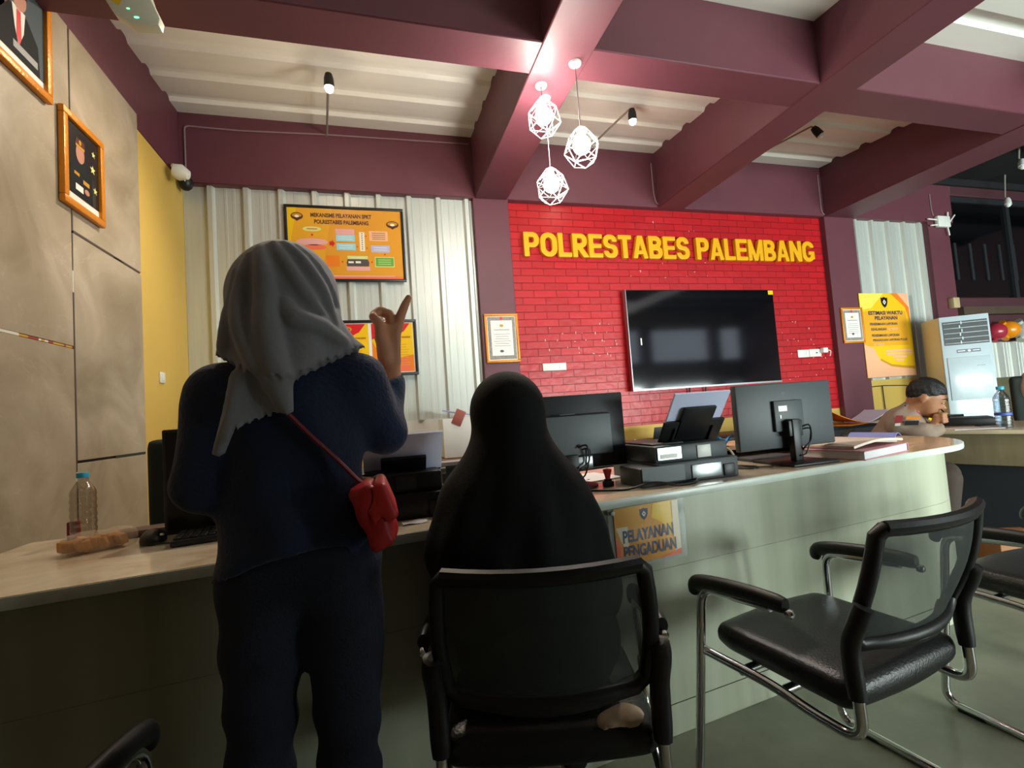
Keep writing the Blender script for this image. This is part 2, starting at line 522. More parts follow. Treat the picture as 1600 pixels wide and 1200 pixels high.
for n_, xa, xb, za, zb in ((26, 1.45, 2.2, 1.55, 1.85), (24, 4.08, 4.68, 1.15, 1.85), (9, 2.3, 3.3, 2.3, 2.44), (4, 2.55, 3.2, 2.74, 2.83)):
    for k in range(n_):
        zc = round(random.uniform(za, zb)/.066)*.066 + random.uniform(-.02, .02); xc = random.uniform(xa, xb); hh = random.uniform(.006, .022) if random.random() < .8 else .004; ww = random.uniform(.003, .006) if hh > .005 else .014
        w.box(xc-ww/2, xc+ww/2, YB-.0015, YB+.001, zc-hh/2, zc+hh/2)
struct(w.build('wall_back', smooth=12))
# dark bay on the right of the back wall
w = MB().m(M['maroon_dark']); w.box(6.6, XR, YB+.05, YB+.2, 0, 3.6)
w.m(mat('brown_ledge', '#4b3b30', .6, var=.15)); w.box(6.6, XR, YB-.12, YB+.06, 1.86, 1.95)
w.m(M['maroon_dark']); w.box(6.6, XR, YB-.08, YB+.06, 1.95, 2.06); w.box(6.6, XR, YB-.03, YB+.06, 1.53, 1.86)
w.m(M['galv']); corr_sheet(w, 6.6, XR, 1.10, 1.53, YB, first=6.83)
w.m(mat('brown_dado', '#5e5a42', .7, var=.2)); w.box(6.6, XR, YB-.003, YB+.06, 0, 1.10)
struct(w.build('wall_back_bay', smooth=12))
w = MB().m(M['screen']); w.box(6.66, XR-.05, YB+.0, YB+.03, 2.09, 3.25)
wi = struct(w.build('window_1'))
f = MB().m(M['black2'])
for x in (6.63, 7.75, 8.9): f.box(x-.03, x+.03, YB-.03, YB+.04, 2.06, 3.3)
f.box(6.6, XR-.02, YB-.03, YB+.04, 3.25, 3.31)
for k in range(12): f.box(6.75+k*.26, 6.79+k*.26, YB-.012, YB+.001, 2.30, 2.75)
f.build('window_frame', wi)

# columns and beams
def column(x0, x1, y0=YB-.06, z1=3.0):
    c = MB().m(M['maroon']); c.box(x0, x1, y0, YB+.2, 0, z1, .004, 1); return struct(c.build('column'))
column(.885, 1.2); column(4.74, 5.15); column(6.28, 6.62)
roofz = lambda y: 3.20 + max(0, y)*.0775
def beam(x0, x1, y0, y1, z0=2.97, z1=3.72, m_='maroon'):
    c = MB().m(M[m_]); c.box(x0, x1, y0, y1, z0, z1, .006, 1); return struct(c.build('beam'))
beam(XL+.002, 6.7, YB-.065, YB+.2, 2.97)
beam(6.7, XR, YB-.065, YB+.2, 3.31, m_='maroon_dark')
beam(XL-.05, XL+.006, YF, YB, 2.985)
beam(.905, 1.19, YF, YB-.06, 2.965); beam(2.70, 2.985, YF, YB-.06, 2.965); beam(4.74, 5.15, YF, YB-.06, 2.965)
for y0 in (2.17, -.25, -2.4):
    beam(XL+.02, 4.78, y0, y0+.235, 2.972)
# roof sheet: corrugations run left to right, so the profile steps along y
prof = []
y = YF - .2
while y < YB + .35:
    for dy, dz in ((0, 0), (.17, 0), (.19, .025), (.21, .03), (.25, .03), (.27, .025), (.29, 0)):
        prof.append((y + dy, roofz(y + dy) + dz))
    y += .30
r = MB().m(M['roof'])
vs = []; n = len(prof)
for x in (XL-.2, 4.95):
    for yy, zz in prof: vs.append((x, yy, zz))
for x in (XL-.2, 4.95):
    for yy, zz in prof: vs.append((x, yy, zz + .02))
fs = [(i, i+1, n+i+1, n+i) for i in range(n-1)] + [(2*n+i, 3*n+i, 3*n+i+1, 2*n+i+1) for i in range(n-1)]
r.raw(vs, fs); struct(r.build('ceiling', smooth=20))
r = MB().m(M['black_ceiling']); r.box(4.95, XR+.2, YF-.2, YB+.3, 3.5, 3.56)
for k in range(9): r.box(5.2, XR, YF+.6+k*.85, YF+.66+k*.85, 3.42, 3.5)
struct(r.build('ceiling_dark_bay'))
# right wall and front wall with wide daylight openings
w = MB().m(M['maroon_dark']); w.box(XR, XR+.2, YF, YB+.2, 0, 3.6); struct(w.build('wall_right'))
w = MB().m(M['marble']); w.box(XL-.2, 2.4, YF-.2, YF, 0, 3.6); w.box(2.4, XR+.2, YF-.2, YF, 3.02, 3.6)
w.m(M['maroon'])
for x in (2.4, 4.74, 6.9, 9.1): w.box(x, x+.3, YF-.22, YF+.02, 0, 3.1)
w.box(2.4, XR, YF-.15, YF-.03, 0, .12); w.box(2.4, XR, YF-.2, YF, 1.5, 2.15)  # middle band added so only high panes mirror in the television
struct(w.build('wall_front'))
w = MB().m(M['maroon_dark']); w.box(2.35, 2.5, YF, -.75, 0, 3.3); struct(w.build('wall_light_blocker'))  # unseen wall added to keep daylight off the left counter front
# ------------------------------------------------------------------ service counter
CT = .82
def fy(x): return 1.31 + .105*x
ct = thing('service_counter', 'long service counter with cream marbled top and pale grey wood front, curved right end', 'counter', (.9, 1.6, 0))
ct_o = Vector((.9, 1.6, 0))
def arc(c, r, a0, a1, n): return [(c[0] + r[0]*math.cos(math.radians(a0 + (a1-a0)*k/n)), c[1] + r[1]*math.sin(math.radians(a0 + (a1-a0)*k/n))) for k in range(n+1)]
def outline(ins):
    p = [(-1.055 + ins, fy(-1.055) + ins), (2.3, fy(2.3) + ins)]
    p += arc((2.42, 1.98), (.46 - ins, .41 - ins), -80, 10, 10)
    p += [(2.69 - ins, 2.35 - ins), (-.4, 1.87 - ins), (-1.055 + ins, 1.87 - ins)]
    return p
rel = lambda P: [(x - ct_o.x, y - ct_o.y) for x, y in P]
b = MB().m(M['counter_edge']); b.prism(rel(outline(0)), CT-.028, CT-.001, .003)
b.m(M['counter_top']); b.prism(rel(outline(.003)), CT-.002, CT)
b.build('worktop', ct)
b = MB().m(M['laminate']); b.prism(rel(outline(.075)), .105, .5475); b.prism(rel(outline(.075)), .5485, CT-.028)
b.m(M['gap']); b.prism(rel(outline(.079)), .1, CT-.03); b.build('front_panel', ct)
b = MB().m(M['laminate']); b.prism(rel(outline(.077)), 0.001, .1); b.build('plinth', ct)

# sign hanging on the counter front (two lines of lettering, shield emblem)
def shield(mb, cx, cz, w, h, y, dark, light, ring=None):
    pts = [(-.5, .5), (-.3, .46), (0, .56), (.3, .46), (.5, .5), (.47, 0), (.3, -.32), (0, -.55), (-.3, -.32), (-.47, 0)]
    mb.m(dark); mb.polyxz([(cx + a*w, cz + c*h) for a, c in pts], y)
    mb.m(light); mb.polyxz([(cx, cz + .3*h), (cx - .24*w, cz + .03*h), (cx, cz - .24*h), (cx + .24*w, cz + .03*h)], y - .0006)
    mb.m(dark); mb.polyxz([(cx, cz + .14*h), (cx - .1*w, cz + .03*h), (cx, cz - .08*h), (cx + .1*w, cz + .03*h)], y - .0011)
P = {k: mat('print_' + k, c, .35, coat=.25) for k, c in dict(
    orange='#e09a2c', orange2='#ea7f22', yellow='#eec01a', amber='#e5a52a', navy='#1c2650', black='#161518', white='#ece8df', pink='#eca083', rose='#e8a9a6',
    cyan='#9fd3dd', lilac='#b7b6d6', green='#64a84a', red='#d5262b', coral='#ee7350', lime='#d9d98a', peach='#f0b58c', brown='#5c3324', grey='#55504c', gold='#c6922a', blue='#2e4c9c', cream='#efe3c8', lightyellow='#f4dc5a', darkred='#9c1c22').items()}
M_acr = mat('clear_acrylic', '#d5ddd8', .05, alpha=.35, coat=.5)
sg = thing('counter_sign', 'orange and yellow sign reading PELAYANAN PENGADUAN hanging on the counter front', 'sign', (.853, 1.462, .68), math.atan(.105))
b = MB().m(M_acr); b.box(-.155, .155, -.004, .0, -.1, .1); b.build('acrylic_holder', sg)
b = MB().m(P['orange']); b.box(-.135, .125, -.006, -.0042, -.088, .097)
b.m(P['amber']); b.rectxz(-.135, -.02, .02, .095, -.0065)
b.m(P['yellow']); b.polyxz([(.02, .095), (.095, .095), (.095, -.02), (.05, .03), (.01, .05)], -.0066)
b.m(P['cream']); b.rectxz(.098, .125, -.085, .095, -.0067); b.polyxz([(-.13, .035), (-.085, .035), (-.085, -.03), (-.1, -.04), (-.115, -.01)], -.0067)
b.m(P['coral']); b.polyxz([(-.135, -.085), (-.135, .01), (-.115, -.03), (-.12, -.085)], -.0067)
b.polyxz([(.03, -.088), (.125, -.088), (.125, -.068)], -.0068)
shield(b, -.018, .066, .034, .036, -.007, P['navy'], P['white'])
b.m(P['navy']); b.text('PELAYANAN', -.107, -.016, -.0072, .038, .205, .035)
b.text('PENGADUAN', -.107, -.066, -.0072, .038, .212, .035)
b.build('print', sg)
b = MB().m(M['white_plastic']); b.lathe([(.007, 0), (.007, .006), (0, .008)], (-.14, -.006, .085), 10, Matrix.Rotation(PI/2, 3, 'X')); b.build('mounting_stud', sg)

# ------------------------------------------------------------------ visitor chairs (cantilever tube frame, mesh back)
def mesh_fabric():
    m = bpy.data.materials.new('black_mesh_fabric'); m.use_nodes = True
    nt = m.node_tree; b = nt.nodes['Principled BSDF']; b.inputs['Base Color'].default_value = lin('#363f3d'); b.inputs['Roughness'].default_value = .7
    t = nd(nt, 'ShaderNodeBsdfTransparent'); mx = nd(nt, 'ShaderNodeMixShader'); mx.inputs[0].default_value = .78
    out = nt.nodes['Material Output']
    nt.links.new(t.outputs[0], mx.inputs[1]); nt.links.new(b.outputs[0], mx.inputs[2]); nt.links.new(mx.outputs[0], out.inputs['Surface'])
    return m
M['mesh'] = mesh_fabric()
def bez(P, n=8):
    """smooth line through P"""
    P = [Vector(p) for p in P]; out = []
    for i in range(len(P)-1):
        p0 = P[max(i-1, 0)]; p1 = P[i]; p2 = P[i+1]; p3 = P[min(i+2, len(P)-1)]
        for k in range(n):
            t = k/n
            out.append(.5*((2*p1) + (p2-p0)*t + (2*p0-5*p1+4*p2-p3)*t*t + (3*p1-p0-3*p2+p3)*t**3))
    out.append(P[-1]); return out
def fillet(P, r, n=6):
    P = [Vector(p) for p in P]; out = [P[0]]
    for i in range(1, len(P)-1):
        a = (P[i-1]-P[i]); c = (P[i+1]-P[i]); rr = min(r, a.length*.45, c.length*.45)
        A = P[i] + a.normalized()*rr; B = P[i] + c.normalized()*rr
        for k in range(n+1):
            t = k/n; out.append((1-t)**2*A + 2*t*(1-t)*P[i] + t*t*B)
    out.append(P[-1]); return out
BH = .814                                     # top of the back
def back_pt(u, v):
    """u -1..1 across, v 0..1 up the backrest"""
    z = .545 + v*(BH - .545)
    y = -.200 - .085*v**1.3 - .02*math.sin(PI*v) + .045*u*u
    x = u*(.200 + .010*math.sin(PI*v) - .004*v)
    return Vector((x, y, z))
def make_chair(label, loc, rz, group):
    t = thing('visitor_chair', label, 'chair', loc, rz, group)
    s = MB().m(M['leather'])
    vs = []; nu, nv = 14, 14
    def seat(P):
        q = rbox(P, (0, .035, .432), (.228, .198, .034), .03)
        q = q + .018*np.maximum(0, (np.abs(P[..., 1]-.035)/.20)**4 - .2)*(P[..., 1] > 0)
        dome = .012*(1 - np.clip((P[..., 0]/.23)**2, 0, 1))
        return q - dome
    v_, f_ = nets(seat, (-.27, -.25, .36), (.27, .27, .50), .014)
    s.raw(relax(v_, f_, 1).tolist(), f_.tolist()); s.build('seat', t, smooth=60)
    # backrest: black frame and mesh panel
    f = MB().m(M['black'])
    loop = [back_pt(u, 1) for u in np.linspace(-.94, .94, 9)]
    loop += [back_pt(1, v) for v in np.linspace(.95, .08, 7)] + [back_pt(u, 0) for u in np.linspace(.88, -.88, 9)] + [back_pt(-1, v) for v in np.linspace(.08, .95, 7)]
    f.tube(loop, .0165, 10, closed=True)
    bow = [back_pt(u, .0) + Vector((0, .005, -.012 + .02*u*u)) for u in np.linspace(-.9, .9, 9)]
    f.tube(bow, .016, 8)
    f.tube([back_pt(u, 1.0) + Vector((0, -.006, .006)) for u in np.linspace(-.95, .95, 9)], .014, 8)
    bf = f.build('backrest', t)
    p = MB().m(M['mesh']); p.raw([back_pt(u, v)[:] for u in np.linspace(-.97, .97, 13) for v in np.linspace(.02, .98, 11)],
        [(i*11+j, (i+1)*11+j, (i+1)*11+j+1, i*11+j+1) for i in range(12) for j in range(10)]); p.build('mesh_panel', bf)
    for sx in (-1, 1):
        u = MB().m(M['black'])
        a = back_pt(sx, .40) + Vector((sx*.012, -.012, 0)); m_ = back_pt(sx, .1) + Vector((sx*.022, -.01, -.02))
        u.tube(bez([a, back_pt(sx, .27) + Vector((sx*.02, -.014, 0)), m_, Vector((sx*.222, -.178, .445))], 6), [.010] + [.019]*16 + [.018, .017], 10, flat=1.1)
        u.build('back_upright', t)
        lg = MB().m(M['chrome'])
        P = [(sx*.27, -.02, .598), (sx*.27, .205, .578), (sx*.315, .235, .0125), (sx*.315, -.25, .0125)]
        lg.tube(fillet(P, .05), .0125, 12)
        J = [(sx*.222, -.178, .46), (sx*.222, -.182, .355), (sx*.228, -.075, .362), (sx*.242, .02, .385), (sx*.278, .214, .405)]
        lgo = lg.build('leg', t)
        MB().m(M['chrome']).tube(fillet(J, .06, 8), .0125, 12).build('seat_support', t)
        for y0 in (.12, -.24): MB().m(M['black']).box(sx*.315-.013, sx*.315+.013, y0, y0+.075, 0, .012, .003).build('foot_pad', lgo)
        am = MB().m(M['black'])
        am.tube(bez([(sx*.27, .238, .55), (sx*.27, .225, .583), (sx*.27, .16, .600), (sx*.27, .04, .612), (sx*.27, -.062, .614)], 5), [.012, .016, .018, .020, .021, .022] + [.022]*13 + [.021, .018], 12, flat=.75)
        amo = am.build('armrest', t)
        bo = MB().m(M['chrome']); bo.lathe([(.011, 0), (.011, .01), (.007, .015), (0, .016)], (sx*.27, -.064, .598), 12, Matrix.Rotation(PI/2, 3, 'X')); bo.build('bolt_cap', amo)
    for x_, y_, z_ in ((.315, -.25, .0125), (.236, .0, .378), (.26, .1, .388)): MB().m(M['chrome']).tube([(-x_, y_, z_), (x_, y_, z_)], .0115, 10).build('crossbar', t)
    return t
G = 'black mesh-back visitor chairs at the counter'
chair_a = make_chair('black mesh-back visitor chair holding the seated person in black, seen from behind', (.348, 1.122, 0), math.radians(-15.9), G)
chair_b = dup(chair_a, (1.162, 1.055, 0), math.radians(8), 'empty black mesh-back chair with chrome legs, just right of the seated person')
chair_c = dup(chair_a, (2.17, 1.06, 0), math.radians(3), 'black visitor chair at the far right, half hidden behind the empty chair beside it')
chair_d = dup(chair_a, (-.72, .86, 0), math.radians(-4), 'visitor chair in the bottom left corner, only its curved armrest showing')

# ------------------------------------------------------------------ screens and printers on the counter
def monitor(name, label, loc, rz, w, h, z0, back, mode, group=None):
    """screen faces +y (staff side); z0 = underside of the screen above the counter"""
    t = thing(name, label, 'monitor', loc, rz, group)
    b = MB().m(M['black2'] if mode == 'box' else back)
    b.box(-w/2, w/2, -.004, .028, z0, z0+h, .006)
    if mode == 'box': b.box(-w*.36, w*.36, -.030, -.003, z0+.05, z0+h-.075, .01)
    b.build('casing', t)
    sc = MB().m(M['screen']); sc.box(-w/2+.012, w/2-.012, .0275, .0295, z0+.014, z0+h-.012); sc.build('screen', t)
    if mode == 'box':
        p = MB().m(M['grey_plastic']); p.box(-w*.355, w*.355, -.034, -.029, z0+.055, z0+h-.08, .003)
        p.m(M['steel']); p.box(-.03, .09, -.0345, -.029, z0-.0, z0+.05, .003)
        p.build('back_plate', t)
        lg = MB().m(M['grey_plastic']); lg.box(-.03, .03, -.0352, -.0338, z0+h-.075, z0+h-.072); lg.build('badge', t)
    else:
        p = MB().m(back); p.box(-.075, .075, -.018, -.003, z0+.07, z0+.2, .004); p.build('back_plate', t)
        l = MB().m(M['white_plastic']); l.box(-.055, -.01, -.0195, -.0178, z0+.155, z0+.178); l.box(-.05, -.043, -.0195, -.0178, z0+.125, z0+.14)
        l.build('label_sticker', t)
        l = MB().m(M['black2']); l.disc(-.01, z0+h-.045, .012, .007, -.0046); l.build('badge', t)
    st = MB().m(M['black'])
    if mode == 'box':
        st.box(-.03, .03, -.045, -.015, .01, z0+.06, .006)
    else:
        st.box(-.02, .02, -.05, -.02, .01, z0+.12, .003); st.box(-.035, .035, -.045, -.015, z0+.05, z0+.115, .003)
    so = st.build('stand', t)
    bs = MB().m(M['black'])
    if mode == 'box': bs.lathe([(0, 0), (.1, 0), (.1, .006), (.05, .016), (0, .018)], (0, -.02, 0), 28)
    else: bs.box(-.115, .115, -.13, .09, 0, .010, .003)
    bs.build('base', t)
    c = MB().m(M['cable'])
    c.tube(bez([(.03, -.04, z0+.085), (.06, -.055, z0+.09), (.065, -.05, z0+.03), (.02, -.055, .06), (.05, .02, .006), (.11, .06, .005)], 6), .0035, 8)
    c.tube(bez([(.045, -.03, z0+.075), (.075, -.045, z0+.07), (.05, -.04, z0-.02), (.0, -.05, .03), (.08, .02, .005)], 6), .003, 8)
    c.build('cable', t)
    return t
monitor('computer_monitor', 'black monitor with grey square back, seen from behind beside the seated person', (.685, 1.72, CT), 0, .5, .285, .06, None, 'box')
monitor('computer_monitor', 'slim slate-grey monitor seen from behind, on a square foot right of the printer', (1.67, 1.66, CT), 0, .5, .275, .062, M['mid_plastic'], 'slim')
t = thing('computer_monitor', 'black screen standing at the left end of the counter behind the keyboard', 'monitor', (-.395, 1.71, CT))
b = MB().m(M['black']); b.box(-.24, .24, -.012, .02, .001, .318, .005); b.build('casing', t)
b = MB().m(mat('black_matt_screen', '#060607', .35)); b.box(-.23, .23, -.0135, -.0115, .016, .308); b.build('screen', t)
b = MB().m(M['black']); b.box(-.1, .1, .02, .12, 0, .012, .003); b.box(-.03, .03, .02, .05, .01, .2, .004); b.build('stand', t)

def printer(label, loc, rz, body, low=.128, mid=.19, plen=.245, panels=True):
    t = thing('printer', label, 'printer', loc, rz)
    b = MB().m(body); b.box(-.135, .21, -.155, .17, 0, .075, .006); b.box(-.21, -.13, -.155, -.01, 0, .066, .006); b.box(-.13, .19, -.13, .17, .072, .135, .008)
    b.m(M['black']); b.box(-.12, .02, -.1, .16, .134, .142, .004); b.box(-.12, .2, .165, .175, .02, .07, .002)
    b.build('body', t)
    s = MB().m(M['grey_plastic'] if panels else M['black2']); s.box(-.205, -.03, -.158, -.154, .012, .068); s.m(M['steel'] if panels else M['black']); s.box(.0, .13, -.159, -.154, .01, .06, .002); s.box(-.12, -.02, -.134, -.129, .085, .128)
    s.m(M['white_plastic'] if panels else M['black2']); s.box(-.11, -.04, -.1355, -.1335, .09, .105); s.box(.05, .11, -.1335, -.1295, .08, .125, .001)
    s.m(M['black']); s.box(.14, .19, -.16, -.15, .006, .05, .003)
    s.build('rear_panel', t)
    # rear feed: black support leaning back over the viewer's side, sheets of paper on it
    lean = Matrix.Rotation(math.radians(35), 3, 'X')
    def at(x, y, z): return Vector((0.08, -.02, .115)) + lean @ Vector((x, y, z))
    sup = MB().m(M['black'])
    def lbox(mb, x0, x1, y0, y1, z0, z1, bev=.002):
        mb.obox(at((x0+x1)/2, (y0+y1)/2, (z0+z1)/2), (x1-x0, y1-y0, z1-z0), lean, bev)
    lbox(sup, -.135, .135, -.012, 0, 0, low); lbox(sup, -.07, .07, -.016, -.004, low*.4, mid)
    for x in (-.085, .085): lbox(sup, x-.004, x+.004, -.02, -.01, .0, low*.8)
    for x in (-.04, -.02, 0, .02, .04): lbox(sup, x-.003, x+.003, -.018, -.01, -.035, .02)
    sup.build('paper_support', t)
    pp = MB().m(M['paper_blue']); lbox(pp, -.122, .122, .001, .009, .0, plen, 0); pp.build('paper_stack', t)
    return t
printer('black inkjet printer with white sheets in its rear feeder, between the two monitors', (1.07, 1.665, CT), math.radians(2), M['mid_plastic'])
printer('black printer with pale sheets in its feeder, between the standing and the seated person', (-.01, 1.63, CT), math.radians(1), M['black'], .022, .085, .165, False)

# small things on the counter
t = thing('keyboard', 'black computer keyboard in front of the dark screen at the left', 'keyboard', (-.385, 1.592, CT), math.radians(9))
b = MB().m(M['black2']); b.box(-.178, .178, -.062, .062, 0, .018, .005); b.build('base', t)
b = MB().m(M['black'])
for r_ in range(5):
    for c_ in range(17): b.box(-.172+c_*.0203, -.1545+c_*.0203, -.054+r_*.0225, -.035+r_*.0225, .017, .0245, .002, 1)
b.build('key_block', t)
b = MB().m(M['steel']); b.box(-.165, .165, .056, .0625, .016, .0195); b.build('trim_strip', t)
t = thing('computer_mouse', 'black computer mouse with a thin cable, left of the keyboard', 'mouse', (-.635, 1.625, CT), math.radians(20))
def mouse(P): return np.maximum(ell(P, (0, 0, .006), (.033, .058, .032)), -P[..., 2])
v_, f_ = nets(mouse, (-.045, -.07, -.008), (.045, .07, .05), .004); MB().m(M['leather']).raw(relax(v_, f_, 1).tolist(), f_.tolist()).build('shell', t, smooth=60)
b = MB().m(M['chrome']); b.box(.016, .026, -.046, -.02, .022, .027, .001); b.build('side_trim', t)
b = MB().m(M['cable']); b.tube(bez([(.0, -.058, .006), (.06, -.09, .003), (.14, -.11, .003), (.15, -.14, .003), (.26, -.15, .003), (.38, -.08, .003)], 6), .0022, 6); b.build('cable', t)
t = thing('dark_case', 'small brown case lying behind the computer mouse', 'case', (-.715, 1.765, CT), math.radians(10))
b = MB().m(mat('brown_leather', '#5a4238', .5, var=.2, scale=30)); b.box(-.075, .075, -.04, .04, 0, .022, .006); b.build('cover', t)
b = MB().m(M['black2']); b.box(-.077, .075, -.0405, -.0385, .003, .012); b.build('edge', t)
t = thing('snack_pack', 'clear plastic pack of brown crackers at the left end of the counter', 'snack', (-.772, 1.615, CT), math.radians(26))
ck = mat('brown_cracker', '#cf8f3e', .7, var=.2, scale=60, bump=.4, bscale=90)
random.seed(11)
for k in range(15):
    a = -.056 + .112*k/14
    o = MB().m(ck).obox((a, random.uniform(-.018, .018), .018 + random.uniform(0, .006)), (.020, .050, .028), Matrix.Rotation(random.uniform(-.6, .6), 3, 'Z') @ Matrix.Rotation(random.uniform(-.5, .5), 3, 'Y'), .004).build('cracker', t)
M['film'] = mat('clear_film', '#e9d9c4', .12, alpha=.28)
def film(P): return np.maximum(rbox(P, (.012, 0, .024), (.082, .045, .026), .02) + .003*np.sin(P[..., 0]*90)*np.sin(P[..., 1]*70), -P[..., 2] + .001)
v_, f_ = nets(film, (-.13, -.065, -.008), (.13, .065, .06), .005); MB().m(M['film']).raw(v_.tolist(), f_.tolist()).build('plastic_wrap', t, smooth=60)

def glassy(name, c, a):
    m = bpy.data.materials.new(name); m.use_nodes = True
    nt = m.node_tree; out = nt.nodes['Material Output']; g_ = nd(nt, 'ShaderNodeBsdfGlossy'); g_.inputs['Roughness'].default_value = .06
    t = nd(nt, 'ShaderNodeBsdfTransparent'); t.inputs[0].default_value = lin(c); mx = nd(nt, 'ShaderNodeMixShader')
    lw = nd(nt, 'ShaderNodeLayerWeight'); lw.inputs[0].default_value = .35
    mr = nd(nt, 'ShaderNodeMath', operation='MULTIPLY_ADD'); mr.inputs[1].default_value = .55; mr.inputs[2].default_value = a
    nt.links.new(lw.outputs['Facing'], mr.inputs[0]); nt.links.new(mr.outputs[0], mx.inputs[0])
    nt.links.new(t.outputs[0], mx.inputs[1]); nt.links.new(g_.outputs[0], mx.inputs[2]); nt.links.new(mx.outputs[0], out.inputs['Surface'])
    return m
M['pet'] = glassy('clear_bottle_plastic', '#e6e2dc', .06)
M['pet_blue'] = glassy('bluish_bottle_plastic', '#cfdde8', .1)
def bottle(label, loc, R, Hh, cap, film_mat, band=None):
    t = thing('water_bottle', label, 'bottle', loc)
    pr = [(0, .002), (R*.9, 0), (R, .008)]
    z = .012; k = 0
    while z < Hh*.62:
        pr += [(R, z), (R*.955, z+.007), (R*.955, z+.011), (R, z+.017)]; z += .022
    pr += [(R, Hh*.68), (R*.93, Hh*.74), (R*.62, Hh*.83), (R*.42, Hh*.88), (R*.40, Hh*.93)]
    MB().m(film_mat).lathe(pr, (0, 0, 0), 24).build('bottle_body', t)
    c = MB().m(cap); c.lathe([(0, Hh), (R*.46, Hh), (R*.48, Hh*.995), (R*.48, Hh*.925), (0, Hh*.925)][::-1], (0, 0, 0), 20); c.build('cap', t)
    if band:
        d = MB().m(band); d.lathe([(R*1.012, Hh*.3), (R*1.012, Hh*.36)], (0, 0, 0), 24); d.build('label_band', t)
    return t
capm = mat('sky_blue_cap', '#2f9fc4', .4)
bottle('clear ribbed water bottle with blue cap at the left end of the counter', (-.885, 1.80, CT), .033, .205, capm, M['pet'])
t = tag(MB().m(mat('dark_red_block', '#7c2730', .5)).box(-.012, .016, -.012, .012, 0, .055, .004).build('eraser_block', loc=(-.93, 1.835, CT)), 'small dark red block standing behind the clear bottle at the left', 'block')
t = tag(MB().m(M['paper']).sheet([[(-.035 + .07*i/4, -.02 + .04*j/3, .003 + .002*math.sin(i*1.7 + j)) for j in range(4)] for i in range(5)], .0012).build('paper_slip', loc=(.085, 1.425, CT), rz=.1), 'small white paper slip at the counter edge between the two people', 'paper')
t = thing('rubber_stamp', 'red-handled rubber stamp between the monitor and the printer', 'stamp', (.795, 1.615, CT))
b = MB().m(mat('red_stamp_plastic', '#a81f33', .35)); b.lathe([(0, .024), (.008, .024), (.009, .03), (.012, .045), (.016, .058), (.016, .062), (0, .066)], seg=16); b.build('handle', t)
b = MB().m(M['black']); b.box(-.018, .018, -.013, .013, 0, .02, .003); b.box(-.012, .012, -.009, .009, .018, .028, .002); b.build('stamp_block', t)
tag(MB().m(M['paper']).box(-.09, .1, -.1, .1, 0, .006).build('paper_pad', loc=(.82, 1.84, CT), rz=.2), 'white paper pad lying behind the red rubber stamp', 'paper')
t = tag(MB().m(M['cable']).tube(bez([(.70, 1.56, CT+.004), (.80, 1.50, CT+.004), (.9, 1.478, CT+.02), (.98, 1.46, CT+.006), (1.06, 1.475, CT+.004), (1.1, 1.52, CT+.012)], 8), .004, 8).build('power_cable'), 'black cable running in front of the printer', 'cable')
t = tag(MB().m(M['cable_cream']).tube(bez([(1.30, 1.66, CT+.1), (1.335, 1.62, CT+.085), (1.32, 1.57, CT+.04), (1.27, 1.535, CT+.005), (1.2, 1.55, CT+.004)], 8), .0042, 8).build('power_cable'), 'cream cable curving down at the right side of the printer', 'cable')
t = tag(MB().m(M['cable']).tube(bez([(1.36, 1.66, CT+.004), (1.42, 1.6, CT+.004), (1.47, 1.63, CT+.004), (1.45, 1.7, CT+.004), (1.37, 1.68, CT+.008), (1.4, 1.62, CT+.010), (1.5, 1.58, CT+.004)], 8), .0028, 6).build('loose_wire'), 'thin black wire looped on the counter left of the slim monitor', 'cable')
# wooden tray and blue cloth
t = thing('desk_tray', 'light wooden tray with dark sides behind the slim monitor', 'tray', (1.79, 2.02, CT))
b = MB().m(mat('pale_wood', '#c9a27c', .5, var=.1, scale=12, stretch=(1, 8, 1))); b.box(-.32, .3, -.13, .13, .045, .06, .003); b.build('tray_top', t)
b = MB().m(M['black2']); b.box(-.31, -.29, -.12, .12, 0, .045); b.box(.27, .29, -.12, .12, 0, .045); b.box(-.29, .27, .1, .12, 0, .045); b.build('side_panel', t)
bl = mat('bright_blue_cloth', '#1583c6', .7)
tag(MB().m(bl).sheet([[(-.05 + .1*i/6, -.04 + .08*j/5, .022 + .022*math.sin(i*1.1 + 1.2)*math.cos(j*.9) + .012*(5-j)/5) for j in range(6)] for i in range(7)], .006).build('blue_cloth', loc=(1.55, 1.95, CT+.062)), 'crumpled bright blue cloth on the wooden tray beside the printer', 'cloth')
# ledgers and papers at the right end
t = thing('ledger_book', 'thick closed white ledger book near the right end of the counter', 'book', (2.02, 1.66, CT+.0), math.radians(14))
b = MB().m(M['paper']); b.box(-.185, .185, -.125, .125, .004, .034); b.build('page_block', t)
b = MB().m(mat('pinkish_cover', '#c9909a', .5)); b.box(-.19, .19, -.13, .13, 0, .004); b.box(-.19, .19, -.13, .13, .034, .037); b.box(.186, .19, -.13, .13, 0, .037); b.build('cover', t)
t = thing('open_register', 'open register with curling bluish page lying on the white ledger', 'book', (2.06, 1.72, CT+.040), math.radians(12))
b = MB().m(M['paper_cream']); b.sheet([[(-.2 + .4*i/10, -.13 + .26*j/3, .006 + .014*abs(math.sin(PI*i/10))) for j in range(4)] for i in range(11)], .010); b.build('page_block', t)
b = MB().m(mat('lilac_page', '#8f95d8', .7)); b.sheet([[(.2 + .06*i/5, -.1 + .2*j/3, .012 + .02*math.sin(i*.6)) for j in range(4)] for i in range(6)], .002); b.build('curled_page', t)
tag(MB().m(mat('brown_card', '#a97b55', .7)).box(-.16, .16, -.1, .1, 0, .004).build('brown_folder', loc=(2.26, 1.78, CT), rz=.05), 'flat brown folder under the right side of the open register', 'folder')
